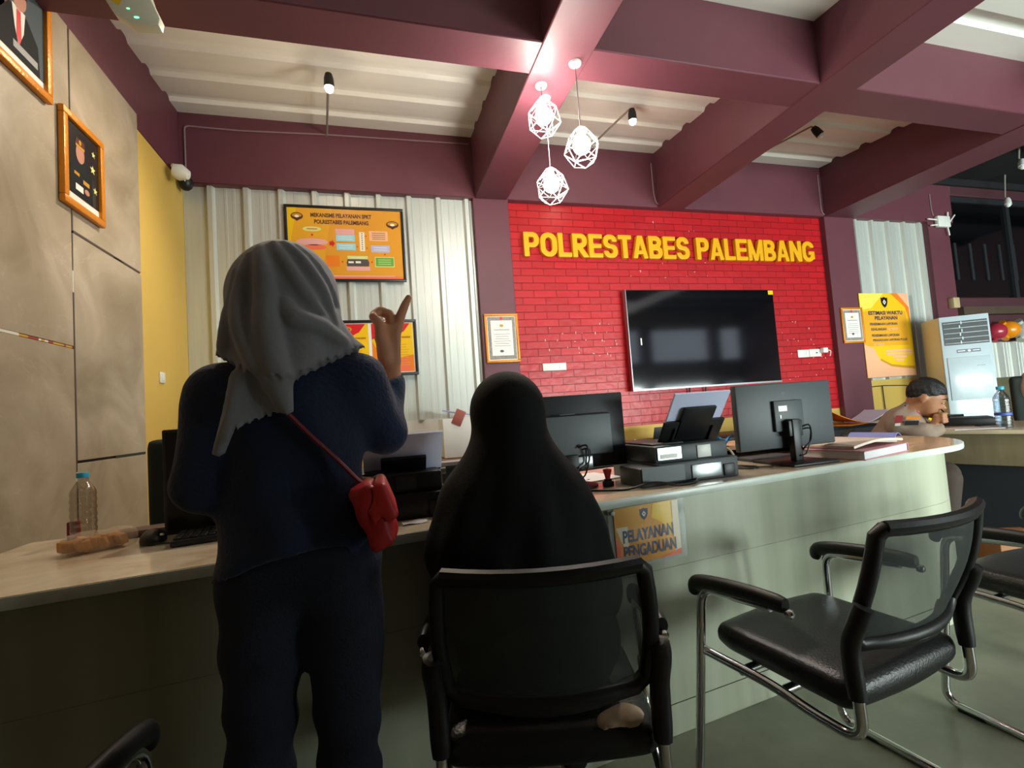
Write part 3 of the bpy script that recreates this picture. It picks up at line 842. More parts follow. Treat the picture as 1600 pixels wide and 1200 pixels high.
t = tag(MB().m(M['paper_cream']).box(-.24, .24, -.12, .12, 0, .012).m(mat('indigo_edge', '#5a5f9e', .6)).box(-.24, .24, -.122, .118, .012, .015).build('paper_stack', loc=(2.38, 2.06, CT), rz=-.35), 'cream paper stack with indigo cover at the far edge of the counter', 'paper')
tag(MB().m(mat('slate_folder', '#454b50', .5)).box(-.12, .12, -.05, .05, 0, .014, .003).build('document_folder', loc=(1.685, 1.82, CT), rz=.03), 'dark grey document folder between the slim monitor and the ledgers', 'folder')

# ------------------------------------------------------------------ desk along the back wall and what stands on it
DK = .775
t = thing('back_desk', 'long black-topped desk along the back wall under the wall screen', 'desk', (2.6, 3.62, 0))
b = MB().m(M['black']); b.box(-2.35, 2.9, -.28, .3, DK-.03, DK, .004); b.build('desk_top', t)
b = MB().m(M['black2']); b.box(-2.3, 2.85, -.24, -.22, .2, DK-.03); b.build('modesty_panel', t)
for x in (-2.32, -.6, 1.1, 2.82):
    MB().m(M['black2']).box(x-.02, x+.02, -.25, .28, 0, DK-.03).build('leg_panel', t)
t = thing('laptop', 'black open laptop on the back desk seen past the printer paper', 'laptop', (2.36, 3.6, DK), math.radians(5))
b = MB().m(M['black2']); b.box(-.15, .15, .0, .22, 0, .016, .003); b.build('base', t)
b = MB().m(M['black']); b.obox((0, -.02, .06), (.31, .008, .13), Matrix.Rotation(math.radians(18), 3, 'X'), .002); b.build('lid', t)
tag(MB().m(M['paper']).raw([(-.05, -.02, 0), (.05, -.02, 0), (.055, .02, 0), (-.045, .02, 0), (-.02, 0, .05), (0, .005, .044)], [(0, 1, 5, 4), (1, 2, 5), (2, 3, 4, 5), (3, 0, 4), (3, 2, 1, 0)]).build('folded_paper', loc=(1.98, 3.45, DK)), 'small folded white paper tent on the back desk', 'paper')
om = mat('orange_envelope', '#d9861b', .6)
random.seed(5)
for k, (x, y, rz, lb) in enumerate(((4.10, 3.42, .25, 'orange envelope lying lowest of the pile on the back desk'), (4.05, 3.46, -.1, 'orange envelope on top of the pile, tilted up on the back desk'))):
    e = MB().m(om).sheet([[(-.17 + .34*i/5, -.12 + .24*j/3, .004 + k*.016 + .12*k*(1 - i/5)**1.5) for j in range(4)] for i in range(6)], .006).build('orange_envelope', loc=(x, y, DK), rz=rz)
    tag(e, lb, 'envelope', 'orange envelopes on the back desk')
tag(MB().m(M['paper_blue']).sheet([[(-.17 + .34*i/6, -.11 + .22*j/3, .008 + .095*(i/6)**1.5) for j in range(4)] for i in range(7)], .004).build('paper_sheet', loc=(4.50, 3.53, DK), rz=.15), 'bluish white sheets curling up beside the orange envelopes', 'paper')
tag(MB().m(M['paper']).sheet([[(-.15 + .3*i/6, -.1 + .2*j/3, .004 + .016*(i/6)**2) for j in range(4)] for i in range(7)], .004).build('paper_sheet', loc=(4.46, 3.34, DK), rz=-.2), 'lower white sheets in front of the curling bluish ones', 'paper')
t = tag(MB().m(M['white']).box(-.16, .16, -.14, .14, 0, .29, .003).build('white_carton', loc=(.62, 3.72, DK+.03)), 'white carton on the back desk behind the seated person', 'box')
t = tag(MB().m(M['paper']).box(-.2, .2, -.15, .15, 0, .018).m(mat('brown_board', '#8d6b50', .6)).box(-.2, .2, -.15, .15, .018, .024).box(-.205, .2, -.155, .15, -.0, .004).build('paper_stack', loc=(.55, 3.69, DK), rz=.0), 'stack of papers on a brown board beneath the white carton', 'paper')
t = tag(MB().m(mat('blue_folder', '#9aa3cf', .5)).sheet([[(-.14 + .28*i/5, -.1 + .2*j/3, .004 + .05*(1-i/5)**1.5) for j in range(4)] for i in range(6)], .01).build('blue_folder', loc=(.63, 3.70, DK+.33), rz=-.25), 'pale blue folder lying on the white carton', 'folder')
t = tag(MB().m(mat('brick_red_card', '#a4594e', .5)).obox((0, 0, 0), (.075, .004, .115), Matrix.Rotation(.45, 3, 'Y'), .0015).build('red_card', loc=(.582, 3.5765, 1.10)), 'brick red card tag hanging at the left edge of the white carton', 'card')

# desk wing on the right
t = thing('side_desk', 'pale-topped wooden desk at the right edge where the officer leans', 'desk', (4.2, 2.1, 0))
po = [(3.84, 2.545), (4.0, 2.1), (4.33, 1.2), (4.95, 1.4), (4.75, 2.9), (4.0, 2.86), (3.83, 2.7)]
b = MB().m(mat('pale_desk_top', '#cfc3a4', .35, coat=.2)); b.prism([(x-4.2, y-2.1) for x, y in po], .735, .762, .003); b.build('desk_top', t)
b = MB().m(mat('brown_desk_panel', '#7a6f55', .55, var=.12, scale=6, stretch=(4, 4, .5)))
for F1, F2 in ((Vector((3.91, 2.54, 0)), Vector((4.05, 2.13, 0))), (Vector((4.05, 2.13, 0)), Vector((4.38, 1.28, 0)))):
    d_ = (F2-F1); b.obox(((F1+F2)/2 - Vector((4.2, 2.1, 0)) + Vector((.0, 0, .628)))[:], (d_.length+.01, .02, .214), Matrix.Rotation(math.atan2(d_.y, d_.x), 3, 'Z'))
pass; b.build('front_panel', t)
b = MB().m(M['black2']); b.obox((.12, .1, .367), (1.2, .03, .734), Matrix.Rotation(-1.2, 3, 'Z')); b.build('leg_panel', t)  # black leg panel, also standing in for the dark under the desk
tag(MB().m(mat('brown_carton', '#9a6a43', .7, var=.1)).box(-.15, .15, -.12, .12, 0, .2, .004).build('carton', loc=(3.52, 1.98, 0), rz=-.4), 'brown carton on the floor behind the curved counter end', 'box')
t = thing('document_scanner', 'flat black device on the side desk in front of the officer', 'device', (4.33, 2.68, .762), math.radians(-50))
b = MB().m(M['black']); b.box(-.2, .2, -.1, .1, 0, .055, .006); b.build('body', t)
b = MB().m(M['black2']); b.box(-.19, .19, -.09, .09, .055, .062, .002); b.build('lid', t)
tag(MB().m(M['paper']).box(-.14, .14, -.09, .09, 0, .004).build('paper_sheet', loc=(4.05, 2.42, .762), rz=-.6), 'white sheet on the side desk in front of the black device', 'paper')
tag(MB().m(M['black2']).box(-.09, .09, -.04, .04, 0, .009, .002).build('mobile_phone', loc=(4.30, 2.44, .762), rz=-.6), 'dark phone on the side desk left of the large bottle', 'phone')
bottle('large clear water bottle with blue cap on the side desk at the right edge', (4.16, 2.295, .762), .045, .285, capm, M['pet_blue'], mat('blue_bottle_label', '#3d56a8', .5))
ym = mat('yellow_note', '#e6c41e', .6)
tag(MB().m(ym).obox((0, 0, .05), (.09, .004, .1), Matrix.Rotation(.3, 3, 'X') @ Matrix.Rotation(.2, 3, 'Y'), .001).build('yellow_note', loc=(4.0, 2.62, .762), rz=-.6), 'yellow note standing behind the officer\'s hand', 'note')

def office_chair(label, loc, rz, hs=1.0):
    t = thing('office_chair', label, 'chair', loc, rz)
    def bk(P):
        q = rbox(P, (0, -.22, .86), (.225, .03, .25), .03)
        return smax(q, (np.abs(P[..., 0]) - (.235 - .35*np.maximum(0, .78 - P[..., 2]))), .02)
    v_, f_ = nets(bk, (-.26, -.28, .57), (.26, -.16, 1.14), .016); MB().m(mat('dark_green_mesh', '#1b2421', .7)).raw(relax(v_, f_, 1).tolist(), f_.tolist()).build('backrest', t, smooth=60)
    v_, f_ = nets(lambda P: rbox(P, (0, .02, .45), (.24, .23, .04), .035), (-.27, -.24, .38), (.27, .28, .52), .018); MB().m(M['leather']).raw(v_.tolist(), f_.tolist()).build('seat', t, smooth=60)
    MB().m(M['black']).tube(fillet([(0, -.05, .40), (0, -.24, .40), (0, -.255, .8)], .06), .022, 10).build('back_bracket', t)
    MB().m(M['steel']).lathe([(0, .08), (.035, .08), (.035, .24), (.02, .24), (.02, .41), (0, .41)], seg=16).build('column', t)
    b = MB().m(M['black'])
    for k in range(5):
        a = 2*PI*k/5; b.tube([(0, 0, .09), (.15*math.cos(a), .15*math.sin(a), .085), (.27*math.cos(a), .27*math.sin(a), .062)], [.03, .022, .014], 8)
    b.build('star_base', t)
    for k in range(5):
        a = 2*PI*k/5; MB().m(M['black2']).lathe([(0, -.012), (.026, -.012), (.026, .012), (0, .012)], (.27*math.cos(a), .27*math.sin(a), .027), 14, Matrix.Rotation(PI/2, 3, 'X') @ Matrix.Rotation(a, 3, 'Y')).build('caster', t)
    t.scale.z = hs
    return t
office_chair('dark green office chair behind the counter at the left, beside the dark screen', (-.665, 2.45, 0), math.radians(2))
office_chair('black office chair at the right edge behind the large bottle', (5.30, 2.66, 0), math.radians(-50))
tag(solid('draped_form', [(lambda P: np.maximum(ell(P, (0, 0, 0), (.2, .09, .2)), -.12 - P[..., 2]) + .006*np.sin(P[..., 0]*45), (-.24, -.12, -.2), (.24, .12, .24), .016)], None, (5.15, 2.50, 1.00), mat('beige_cloth', '#a8917f', .85), math.radians(-50)), 'beige jacket draped over the office chair at the right edge', 'fabric')  # added fabric standing in for an unclear beige form
# ------------------------------------------------------------------ things on the walls
def block_letter(mb, ch, x, z, w, h):
    """one heavy raised letter as a continuous solid; 2-D shape in units of the letter height"""
    W = w/h; t = .23
    def fn(P):
        a = (P[..., 0] - x)/h; c = (P[..., 2] - z)/h
        box = lambda x0, x1, z0, z1: np.maximum(np.abs(a-(x0+x1)/2)-(x1-x0)/2, np.abs(c-(z0+z1)/2)-(z1-z0)/2)
        def rb(x0, x1, z0, z1, r):
            qx = np.abs(a-(x0+x1)/2)-(x1-x0)/2+r; qz = np.abs(c-(z0+z1)/2)-(z1-z0)/2+r
            return np.hypot(np.maximum(qx, 0), np.maximum(qz, 0)) + np.minimum(np.maximum(qx, qz), 0) - r
        ring = lambda x0, x1, z0, z1, r, s=t: np.maximum(rb(x0, x1, z0, z1, r), -rb(x0+s, x1-s, z0+s*.86, z1-s*.86, max(r-s*.8, .04)))
        def band(x0, z0, x1, z1, hw):
            dx, dz = x1-x0, z1-z0; L = math.hypot(dx, dz)
            return np.maximum(np.abs((a-x0)*dz-(c-z0)*dx)/L - hw, np.abs(c-.5)-.5)
        U = lambda *k: np.minimum.reduce(k)
        cut = lambda d, e: np.maximum(d, -e)
        right = lambda d, x0: np.maximum(d, x0 - a)
        stem = box(0, t, 0, 1)
        bowl = lambda z0, z1, x1: np.maximum(ring(-.3, x1, z0, z1, .27), -a)
        if ch == 'O': d = ring(0, W, 0, 1, min(.36, W*.48))
        elif ch == 'P': d = U(stem, bowl(.37, 1, W))
        elif ch == 'B': d = U(stem, bowl(.45, 1, W*.95), bowl(0, .57, W))
        elif ch == 'R': d = U(stem, bowl(.40, 1, W*.96), np.maximum(band(.30*W+.05, .5, W-.09, 0, .115), c - .5))
        elif ch == 'L': d = U(stem, box(0, W, 0, .19))
        elif ch == 'E': d = U(stem, box(0, W, 0, .185), box(0, W, .815, 1), box(0, W*.92, .41, .59))
        elif ch == 'T': d = U(box(W/2-t/2, W/2+t/2, 0, 1), box(0, W, .815, 1))
        elif ch == 'A':
            s = np.abs(a-W/2) - (W/2 - (W/2-.125)*c)
            d = np.maximum(s, np.abs(c-.5)-.5); inn = s + .215
            d = cut(d, np.maximum(inn, .36 - c)); d = cut(d, np.maximum(inn, c - .19))
        elif ch == 'N': d = U(stem, box(W-t, W, 0, 1), np.maximum(band(t*.45, 1, W-t*.45, 0, .105), np.abs(a-W/2)-W/2))
        elif ch == 'M': d = U(box(0, t*.9, 0, 1), box(W-t*.9, W, 0, 1), np.maximum(band(t*.45, 1, W/2, .0, .095), a-W/2-.08), np.maximum(band(W-t*.45, 1, W/2, .0, .095), W/2-.08-a))
        elif ch == 'S':
            up = cut(ring(0, W*.97, .41, 1, .27), box(W*.5, W+.1, .40, .70)); lo = cut(ring(0, W, 0, .59, .27), box(-.1, W*.5, .30, .60))
            d = U(up, lo)
        elif ch == 'G': d = U(cut(ring(0, W, 0, 1, min(.36, W*.48)), box(W*.5, W+.1, .50, .70)), box(W*.52, W, .34, .52), box(W-t*.9, W, .12, .5))
        else: d = stem
        return np.maximum(np.maximum(d*h, z - P[..., 2]) , np.abs(P[..., 1] + .024) - .0225)
    v_, f_ = nets(fn, (x-.012, -.055, z-.012), (x+w+.012, .007, z+h+.012), .0058)
    mb.raw(v_.tolist(), f_.tolist())
def letters():
    t = thing('wall_lettering', 'large raised yellow letters reading POLRESTABES PALEMBANG on the red wall', 'lettering', (2.95, YB, 2.58))
    for word, x0, x1 in (('POLRESTABES', 1.318, 3.029), ('PALEMBANG', 3.101, 4.58)):
        adv = []; x = 0
        ws = dict(P=.95, O=1.06, L=.86, R=1.0, E=.92, S=.95, T=.92, A=1.06, B=.98, M=1.2, N=1.02, G=1.05)
        tot = sum(ws[c] for c in word); sc = (x1 - x0)/tot
        for c in word:
            w_ = ws[c]*sc
            b = MB().m(M['letters']); block_letter(b, c, x0 + x + w_*.025 - 2.95, -.108, w_*.95, .222); b.build('letter', t, smooth=30); x += w_
    return t
letters()

tv = thing('wall_television', 'large black wall television on the red brick wall below the yellow letters', 'television', (3.1, 3.92, 1.69))
b = MB().m(M['black']); b.box(-.84, .84, .004, .055, -.47, .47, .004); b.build('casing', tv)
b = MB().m(M['tv_glass']); b.box(-.832, .832, -.001, .005, -.455, .463); b.build('screen', tv)
b = MB().m(M['steel']); b.box(-.84, .84, -.003, .006, -.472, -.456); b.box(-.843, -.836, -.002, .05, -.47, .47); b.build('bezel', tv)
b = MB().m(P['yellow']); b.box(.775, .835, -.0025, -.0008, .42, .462); b.build('sticker', tv)
b = MB().m(M['white_plastic']); b.box(-.725, -.712, -.0025, -.0008, -.05, .015); b.build('energy_label', tv)
b = MB().m(M['steel']); b.box(-.3, .3, .055, .079, -.2, .2); b.build('wall_bracket', tv)
for x0, x1, lb in ((2.89, 2.905, 'black cable hanging below the television, left one'), (3.07, 3.09, 'black cable hanging below the television, right one')):
    tag(MB().m(M['cable']).tube(bez([(x0, 3.965, 1.25), (x0+.004, 3.985, 1.1), (x1, 3.985, .95), (x1-.003, 3.97, .78)], 6), .007, 8).build('hanging_cable'), lb, 'cable')

def framed(name, label, cat, loc, w, h, fw, fm, rz=0.0, prof=.018):
    """picture frame facing local -y; origin at its centre on the wall"""
    t = thing(name, label, cat, loc, rz)
    f = MB().m(fm)
    for (x0, x1, z0, z1) in ((-w/2, w/2, h/2-fw, h/2), (-w/2, w/2, -h/2, -h/2+fw), (-w/2, -w/2+fw, -h/2+fw, h/2-fw), (w/2-fw, w/2, -h/2+fw, h/2-fw)):
        f.box(x0, x1, -prof, -.0005, z0, z1, min(.005, fw*.3), 2)
    f.build('frame', t)
    return t
def lines(b, m_, x0, x1, z, n, dz, h, y, jitter=.25):
    b.m(m_)
    for k in range(n):
        j = random.uniform(0, jitter)*(x1-x0)/2
        b.rectxz(x0 + j, x1 - j, z - k*dz, z - k*dz + h, y)

# big flow chart poster
t = framed('framed_poster', 'large orange flow chart poster headed MEKANISME PELAYANAN SPKT in black frame', 'poster', (-.163, YB-.037, 2.540), .905, .61, .022, M['black_frame'], prof=.022)
b = MB().m(P['orange']); b.box(-.432, .432, -.012, -.002, -.284, .284)
y = -.0125
b.m(P['yellow']); b.polyxz([(-.432, .284), (-.36, .284), (-.432, -.1)], y)
b.m(P['amber']); b.polyxz([(-.36, .284), (-.1, .284), (-.2, -.284), (-.432, -.284), (-.432, -.1)], y)
b.m(P['coral']); b.rectxz(-.432, .432, -.284, -.262, y-.0003); b.m(P['rose']); b.rectxz(-.3, .36, -.264, -.255, y-.0004)
b.m(P['brown']); b.text('MEKANISME PELAYANAN SPKT', -.03, .213, y-.001, .032, .46, .04, align='C'); b.text('POLRESTABES PALEMBANG', -.03, .160, y-.001, .032, .41, .04, align='C')
for cx, cz, rx in ((-.36, .215, .045), (.362, .17, .05)):
    b.m(P['brown']); b.disc(cx, cz, rx, .03, y-.0004); b.m(P['gold']); b.disc(cx, cz+.006, rx*.8, .016, y-.0008); b.m(P['white']); b.disc(cx, cz-.002, rx*.35, .01, y-.0012)
    b.m(P['brown']); b.polyxz([(cx-.02, cz-.026), (cx+.02, cz-.026), (cx, cz-.04)], y-.0004)
b.m(P['lime']); b.disc(-.255, .115, .068, .020, y-.0005); b.m(P['red']); b.rectxz(-.295, -.215, .112, .118, y-.0009)
def arrow(x, z, s, d):
    b.m(P['red'])
    if d == 'r': b.polyxz([(x, z+s*.5), (x, z-s*.5), (x+s*.6, z-s*.5), (x+s*.6, z-s), (x+s*1.3, z), (x+s*.6, z+s), (x+s*.6, z+s*.5)], y-.0007)
    else: b.polyxz([(x-s*.5, z), (x-s*.5, z-s*.6), (x-s, z-s*.6), (x, z-s*1.3), (x+s, z-s*.6), (x+s*.5, z-s*.6), (x+s*.5, z)], y-.0007)
arrow(-.255, .075, .013, 'd'); arrow(-.13, .002, .032, 'r')
b.m(P['rose']); b.disc(-.255, .012, .115, .028, y-.0005); b.m(P['coral']); b.disc(-.235, -.03, .085, .022, y-.0005)
def rect(m_, x0, x1, z0, z1, n=2, lm='white'):
    b.m(P[m_]); b.rectxz(x0, x1, z0, z1, y-.0005)
    if n:
        b.m(P[lm]); dz = (z1-z0)/(n+1)
        for k in range(n): b.rectxz(x0+(x1-x0)*.14, x1-(x1-x0)*.14, z1-(k+1)*dz-.002, z1-(k+1)*dz+.002, y-.0009)
rect('rose', -.082, .062, .078, .122, 1, 'pink'); rect('cyan', -.08, .064, .022, .075, 2, 'white'); rect('cyan', -.078, .066, -.05, .004, 2, 'white')
b.m(P['cream']); b.rectxz(.098, .138, -.055, .1, y-.0005); b.m(P['brown'])
for k in range(8): b.rectxz(.114, .122, .084-k*.018, .092-k*.018, y-.0009)
rect('peach', .175, .32, .03, .112, 4, 'brown'); rect('lilac', .185, .33, -.063, -.005, 2, 'white'); rect('green', .215, .355, -.178, -.107, 3, 'lime')
b.m(P['lime']); b.rectxz(.209, .361, -.184, -.101, y-.0003)
rect('orange2', -.16, -.06, -.185, -.095, 0); rect('rose', -.01, .17, -.215, -.183, 0); rect('lime', 0, .155, -.125, -.095, 1, 'white')
b.m(P['grey']); b.polyxz([(-.004, -.18), (.16, -.18), (.165, -.15), (.155, -.122), (0, -.122), (-.008, -.15)], y-.0008); b.m(P['white']); b.rectxz(.005, .045, -.155, -.14, y-.0012); b.rectxz(.06, .1, -.155, -.138, y-.0012)
arrow(.075, -.02, .008, 'r'); arrow(.145, .068, .008, 'r'); arrow(.148, -.03, .008, 'r'); arrow(.29, -.074, .010, 'd'); arrow(.18, -.145, .010, 'r'); arrow(-.045, -.145, .010, 'r')
b.build('print', t)

# double notice frame
t = framed('framed_notice', 'double red and yellow notice sheet in one black frame behind the raised hand', 'poster', (-.025, YB-.037, 1.697), .735, .455, .024, M['black_frame'], prof=.022)
b = MB().m(P['white']); b.box(-.345, .345, -.010, -.002, -.205, .205); y = -.0105
for x0, x1 in ((-.335, -.012), (.012, .335)):
    b.m(P['yellow']); b.rectxz(x0, x1, -.197, .197, y)
    b.m(P['orange2']); b.polyxz([(x0, -.197), (x0, .06), (x0+.05, -.04), (x0+.12, -.1), (x1, -.06), (x1, -.197)], y-.0003)
    b.m(P['coral']); b.polyxz([(x1-.13, -.197), (x1-.13, -.09), (x1-.05, -.07), (x1-.03, -.197)], y-.0005)
    b.m(P['red']); b.polyxz([(x0, .197), (x1-.02, .197), (x1-.07, .13), (x1-.15, .09), (x0+.06, .085), (x0, .07)], y-.0006)
    b.polyxz([(x0, -.16), (x0+.08, -.13), (x0+.12, -.12), (x0+.1, -.14), (x0+.04, -.165), (x0, -.197)], y-.0006)
    b.m(P['gold']); b.disc(x0+.16, .155, .04, .022, y-.0009); b.m(P['darkred']); b.disc(x0+.16, .155, .026, .012, y-.0012)
    b.m(P['darkred']); b.text('STANDAR PELAYANAN', (x0+x1)/2+.02, .075, y-.001, .016, .24, .03, align='C'); b.text('SPKT', (x0+x1)/2+.02, .045, y-.001, .016, .1, .03, align='C')
    lines(b, P['orange'], x0+.05, x1-.03, .02, 9, .021, .006, y-.001)
b.build('print', t)

def certificate(label, loc, w, h):
    t = framed('framed_certificate', label, 'certificate', loc, w, h, .021, M['gold'], prof=.02)
    b = MB().m(P['cream']); b.box(-w/2+.018, w/2-.018, -.010, -.002, -h/2+.018, h/2-.018)
    y = -.0105; iw, ih = w/2-.028, h/2-.028
    b.m(mat('certificate_border', '#8d8783', .6, var=.5, scale=140)); b.rectxz(-iw, iw, -ih, ih, y)
    b.m(P['white']); b.rectxz(-iw+.026, iw-.026, -ih+.032, ih-.03, y-.0004)
    b.m(P['red']); b.disc(0, ih-.012, .012, .014, y-.0008, 12); b.m(P['gold']); b.disc(0, ih-.075, .018, .012, y-.0008)
    b.m(P['grey']); b.text('PIAGAM PENGHARGAAN', 0, ih-.115, y-.0008, .009, (iw-.04)*1.7, .03, align='C')
    lines(b, P['grey'], -iw+.045, iw-.045, ih-.15, 6, .02, .003, y-.0008)
    b.disc(-.01, -ih+.07, .018, .012, y-.0008, 10); b.build('print', t)
certificate('certificate in an orange gold frame on the maroon column left of the red wall', (1.057, YB-.0605, 1.745), .297, .42)
certificate('certificate in an orange gold frame on the maroon column right of the red wall', (4.962, YB-.0605, 1.775), .30, .385)

# banner
t = thing('service_banner', 'yellow and orange banner headed ESTIMASI WAKTU PELAYANAN on the corrugated panel', 'banner', (5.45, YB-.062, 1.66))
b = MB().m(P['black']); b.box(-.36, .36, .0, .02, -.465, .465); b.build('back_board', t)
b = MB().m(P['yellow']); b.box(-.358, .358, -.008, -.001, -.463, .463); y = -.0085
b.m(P['lightyellow']); b.polyxz([(-.358, .463), (.0, .463), (-.2, .3), (-.358, .28)], y)
b.m(P['orange2']); b.polyxz([(.1, .463), (.358, .463), (.358, .1), (.3, .3)], y-.0002)
b.m(P['amber']); b.rectxz(-.358, .3, -.12, .26, y-.0001)
b.m(P['peach']); b.polyxz([(.2, .463), (.358, .463), (.358, .3), (.3, .36)], y-.0004)
b.polyxz([(-.358, -.463), (.358, -.463), (.358, -.39), (.15, -.37), (0, -.35), (-.15, -.28), (-.23, -.14), (-.358, -.1)], y-.0004)
b.m(P['gold']); b.polyxz([(-.15, -.28), (0, -.35), (.15, -.37), (.358, -.39), (.358, -.36), (.15, -.345), (0, -.325), (-.14, -.26)], y-.0006)
shield(b, -.0, .36, .10, .11, y-.0006, P['black'], P['white'])
b.m(P['navy']); b.text('ESTIMASI WAKTU', 0, .225, y-.001, .04, .50, .035, align='C'); b.text('PELAYANAN', 0, .168, y-.001, .04, .33, .035, align='C')
b.text('PENERIMAAN LAPORAN', -.245, .108, y-.001, .027, .40, .03); b.text('KEHILANGAN', -.235, .050, y-.001, .027, .22, .03)
b.text('PENERIMAAN LAPORAN', -.235, -.018, y-.001, .027, .40, .03); b.text('PENGADUAN LAPORAN POLISI', -.225, -.068, y-.001, .024, .50, .03)
b.m(P['peach']); b.text('10 MENIT', .01, .050, y-.001, .025, .15, .03); b.text('15 MENIT', -.22, -.118, y-.001, .025, .15, .03)
b.rectxz(-.06, .33, -.19, -.165, y-.0008); b.rectxz(-.06, .34, -.225, -.2, y-.0008); b.rectxz(.03, .25, -.26, -.235, y-.0008); b.rectxz(.07, .2, -.295, -.27, y-.0008)
b.build('print', t)

# portraits on the stone wall, facing +x
def portrait(label, y0, y1, z0, z1, kind):
    w, h = y1-y0, z1-z0
    t = framed('framed_portrait', label, 'portrait', (SX+.002, (y0+y1)/2, (z0+z1)/2), w, h, .034, M['gold'], PI/2, prof=.026)
    b = MB().m(P['white']); b.box(-w/2+.03, w/2-.03, -.011, -.002, -h/2+.03, h/2-.03); y = -.0115
    bot = -h/2 + .072; L, R_, T = -w/2+.034, w/2-.034, h/2-.034
    skin = mat('print_skin', '#b9806a', .5, coat=.2); bg = mat('print_slate', '#4d565b', .7, spec=.15); dk = mat('print_dark_cloth', '#1c1e20', .7, spec=.15)
    if kind == 'suit':
        b.m(bg); b.rectxz(L, R_, bot, T, y); b.m(P['red']); b.rectxz(L, L+.08, bot+.1, T, y-.0003); b.m(P['brown']); b.rectxz(L, L+.1, bot, bot+.2, y-.0003)
        b.m(dk); b.polyxz([(-.11, bot), (.125, bot), (.115, bot+.13), (.05, bot+.2), (-.05, bot+.2), (-.1, bot+.13)], y-.0005)
        b.m(P['white']); b.polyxz([(-.035, bot+.21), (.04, bot+.21), (.03, bot+.12), (.0, bot+.05), (-.02, bot+.12)], y-.0008)
        b.m(P['red']); b.polyxz([(-.01, bot+.2), (.014, bot+.2), (.017, bot+.09), (.002, bot+.05), (-.012, bot+.09)], y-.0011)
        b.m(skin); b.disc(.002, bot+.262, .045, .06, y-.0014); b.m(P['black']); b.polyxz([(-.05, bot+.275), (.054, bot+.275), (.045, bot+.325), (.002, bot+.34), (-.042, bot+.325)], y-.0016)
        b.m(mat('print_grey_hand', '#8b8d8c', .5)); b.rectxz(-.03, .11, bot+.03, bot+.06, y-.0012)
    else:
        b.m(P['black']); b.rectxz(L, R_, bot, T, y)
        b.m(dk); b.polyxz([(-.10, bot), (.08, bot), (.075, bot+.14), (.02, bot+.19), (-.05, bot+.19), (-.1, bot+.13)], y-.0004)
        b.m(skin); b.disc(-.02, bot+.215, .034, .046, y-.0008); b.m(P['gold']); b.rectxz(-.056, .016, bot+.242, bot+.254, y-.0012)
        b.m(P['brown']); b.polyxz([(-.058, bot+.254), (.018, bot+.254), (.012, bot+.285), (-.05, bot+.285)], y-.0012); b.m(P['gold']); b.disc(-.02, bot+.27, .01, .012, y-.0015)
        b.m(P['lime'])
        for cx, cz, s in ((.082, bot+.19, .024), (.1, bot+.09, .02), (.09, bot+.27, .018)):
            b.polyxz([(cx + s*(1 if k % 2 == 0 else .42)*math.sin(PI*k/5), cz + s*(1 if k % 2 == 0 else .42)*math.cos(PI*k/5)) for k in range(10)], y-.0012)
        b.m(P['gold']); b.rectxz(-.07, -.03, bot+.1, bot+.115, y-.0012); b.rectxz(.0, .05, bot+.08, bot+.1, y-.0012); b.m(skin); b.disc(.03, bot+.05, .02, .014, y-.0012)
        b.m(P['white']); b.rectxz(-.06, .0, bot+.03, bot+.06, y-.0010)
    b.build('print', t)
portrait('portrait of a person in suit and red tie, gold frame at the upper left corner', 2.06, 2.432, 2.572, 3.02, 'suit')
portrait('portrait of a person in dark uniform and cap, lower gold frame on the stone wall', 2.50, 2.832, 2.186, 2.63, 'uniform')

# sockets and switches
def socket(label, x0, x1, z0, z1, plug=False):
    t = thing('wall_socket', label, 'socket', ((x0+x1)/2, YB-.0005, (z0+z1)/2))
    w, h = x1-x0, z1-z0
    b = MB().m(M['white_plastic']); b.box(-w/2, w/2, -.012, 0, -h/2, h/2, .004); b.build('cover_plate', t)
    if plug:
        b = MB().m(M['black']); b.disc(w*.1, 0, .012, .007, -.0125); b.build('socket_hole', t)
    else:
        b = MB().m(M['white']); b.box(w*.2, w*.4, -.015, -.012, -h*.25, h*.3, .001); b.build('rocker', t)
    return t
socket('white double socket plate on the red brick left of the television', 1.425, 1.648, 1.45, 1.517)
socket('blank white socket plate at the right edge of the red wall, left of a pair', 4.25, 4.398, 1.46, 1.54)
s = socket('white socket plate with a plug in it at the right edge of the red wall', 4.403, 4.56, 1.462, 1.543, True)
t = thing('power_plug', 'white plug pushed into the socket at the right of the red wall', 'plug', (4.575, YB-.014, 1.52))
b = MB().m(M['white_plastic']); b.box(-.035, .03, -.045, 0, -.025, .03, .008); b.build('plug_body', t)
b = MB().m(M['white_plastic']); b.tube(bez([(.02, -.04, .0), (.05, -.05, -.01), (.06, -.03, -.06)], 5), .005, 8); b.build('cord', t)
t = tag(MB().m(M['white_plastic']).box(0, .010, -.035, .035, -.035, .035, .003).m(M['white']).box(.010, .013, -.012, .012, -.02, .02, .001).build('light_switch', loc=(XL+.0005, 3.53, 1.49)), 'cream light switch on the yellow strip of the left wall', 'switch')
t = thing('wall_spotlight', 'small cream spotlight in the upper corner of the yellow strip', 'lamp', (XL+.03, 3.68, 2.95))
b = MB().m(M['white_plastic']); b.lathe([(0, 0), (.045, 0), (.055, .04), (.03, .09), (0, .1)], (.03, 0, -.02), 16, Matrix.Rotation(1.9, 3, 'Y')); b.build('lamp_head', t)
b = MB().m(M['white_plastic']); b.tube([(.02, 0, .01), (.0, .06, .05), (-.0, .14, .012)], .012, 8); b.build('arm', t)
t = thing('security_camera', 'small black dome camera under the beam in the left corner', 'camera', (-1.25, 3.885, 2.965))
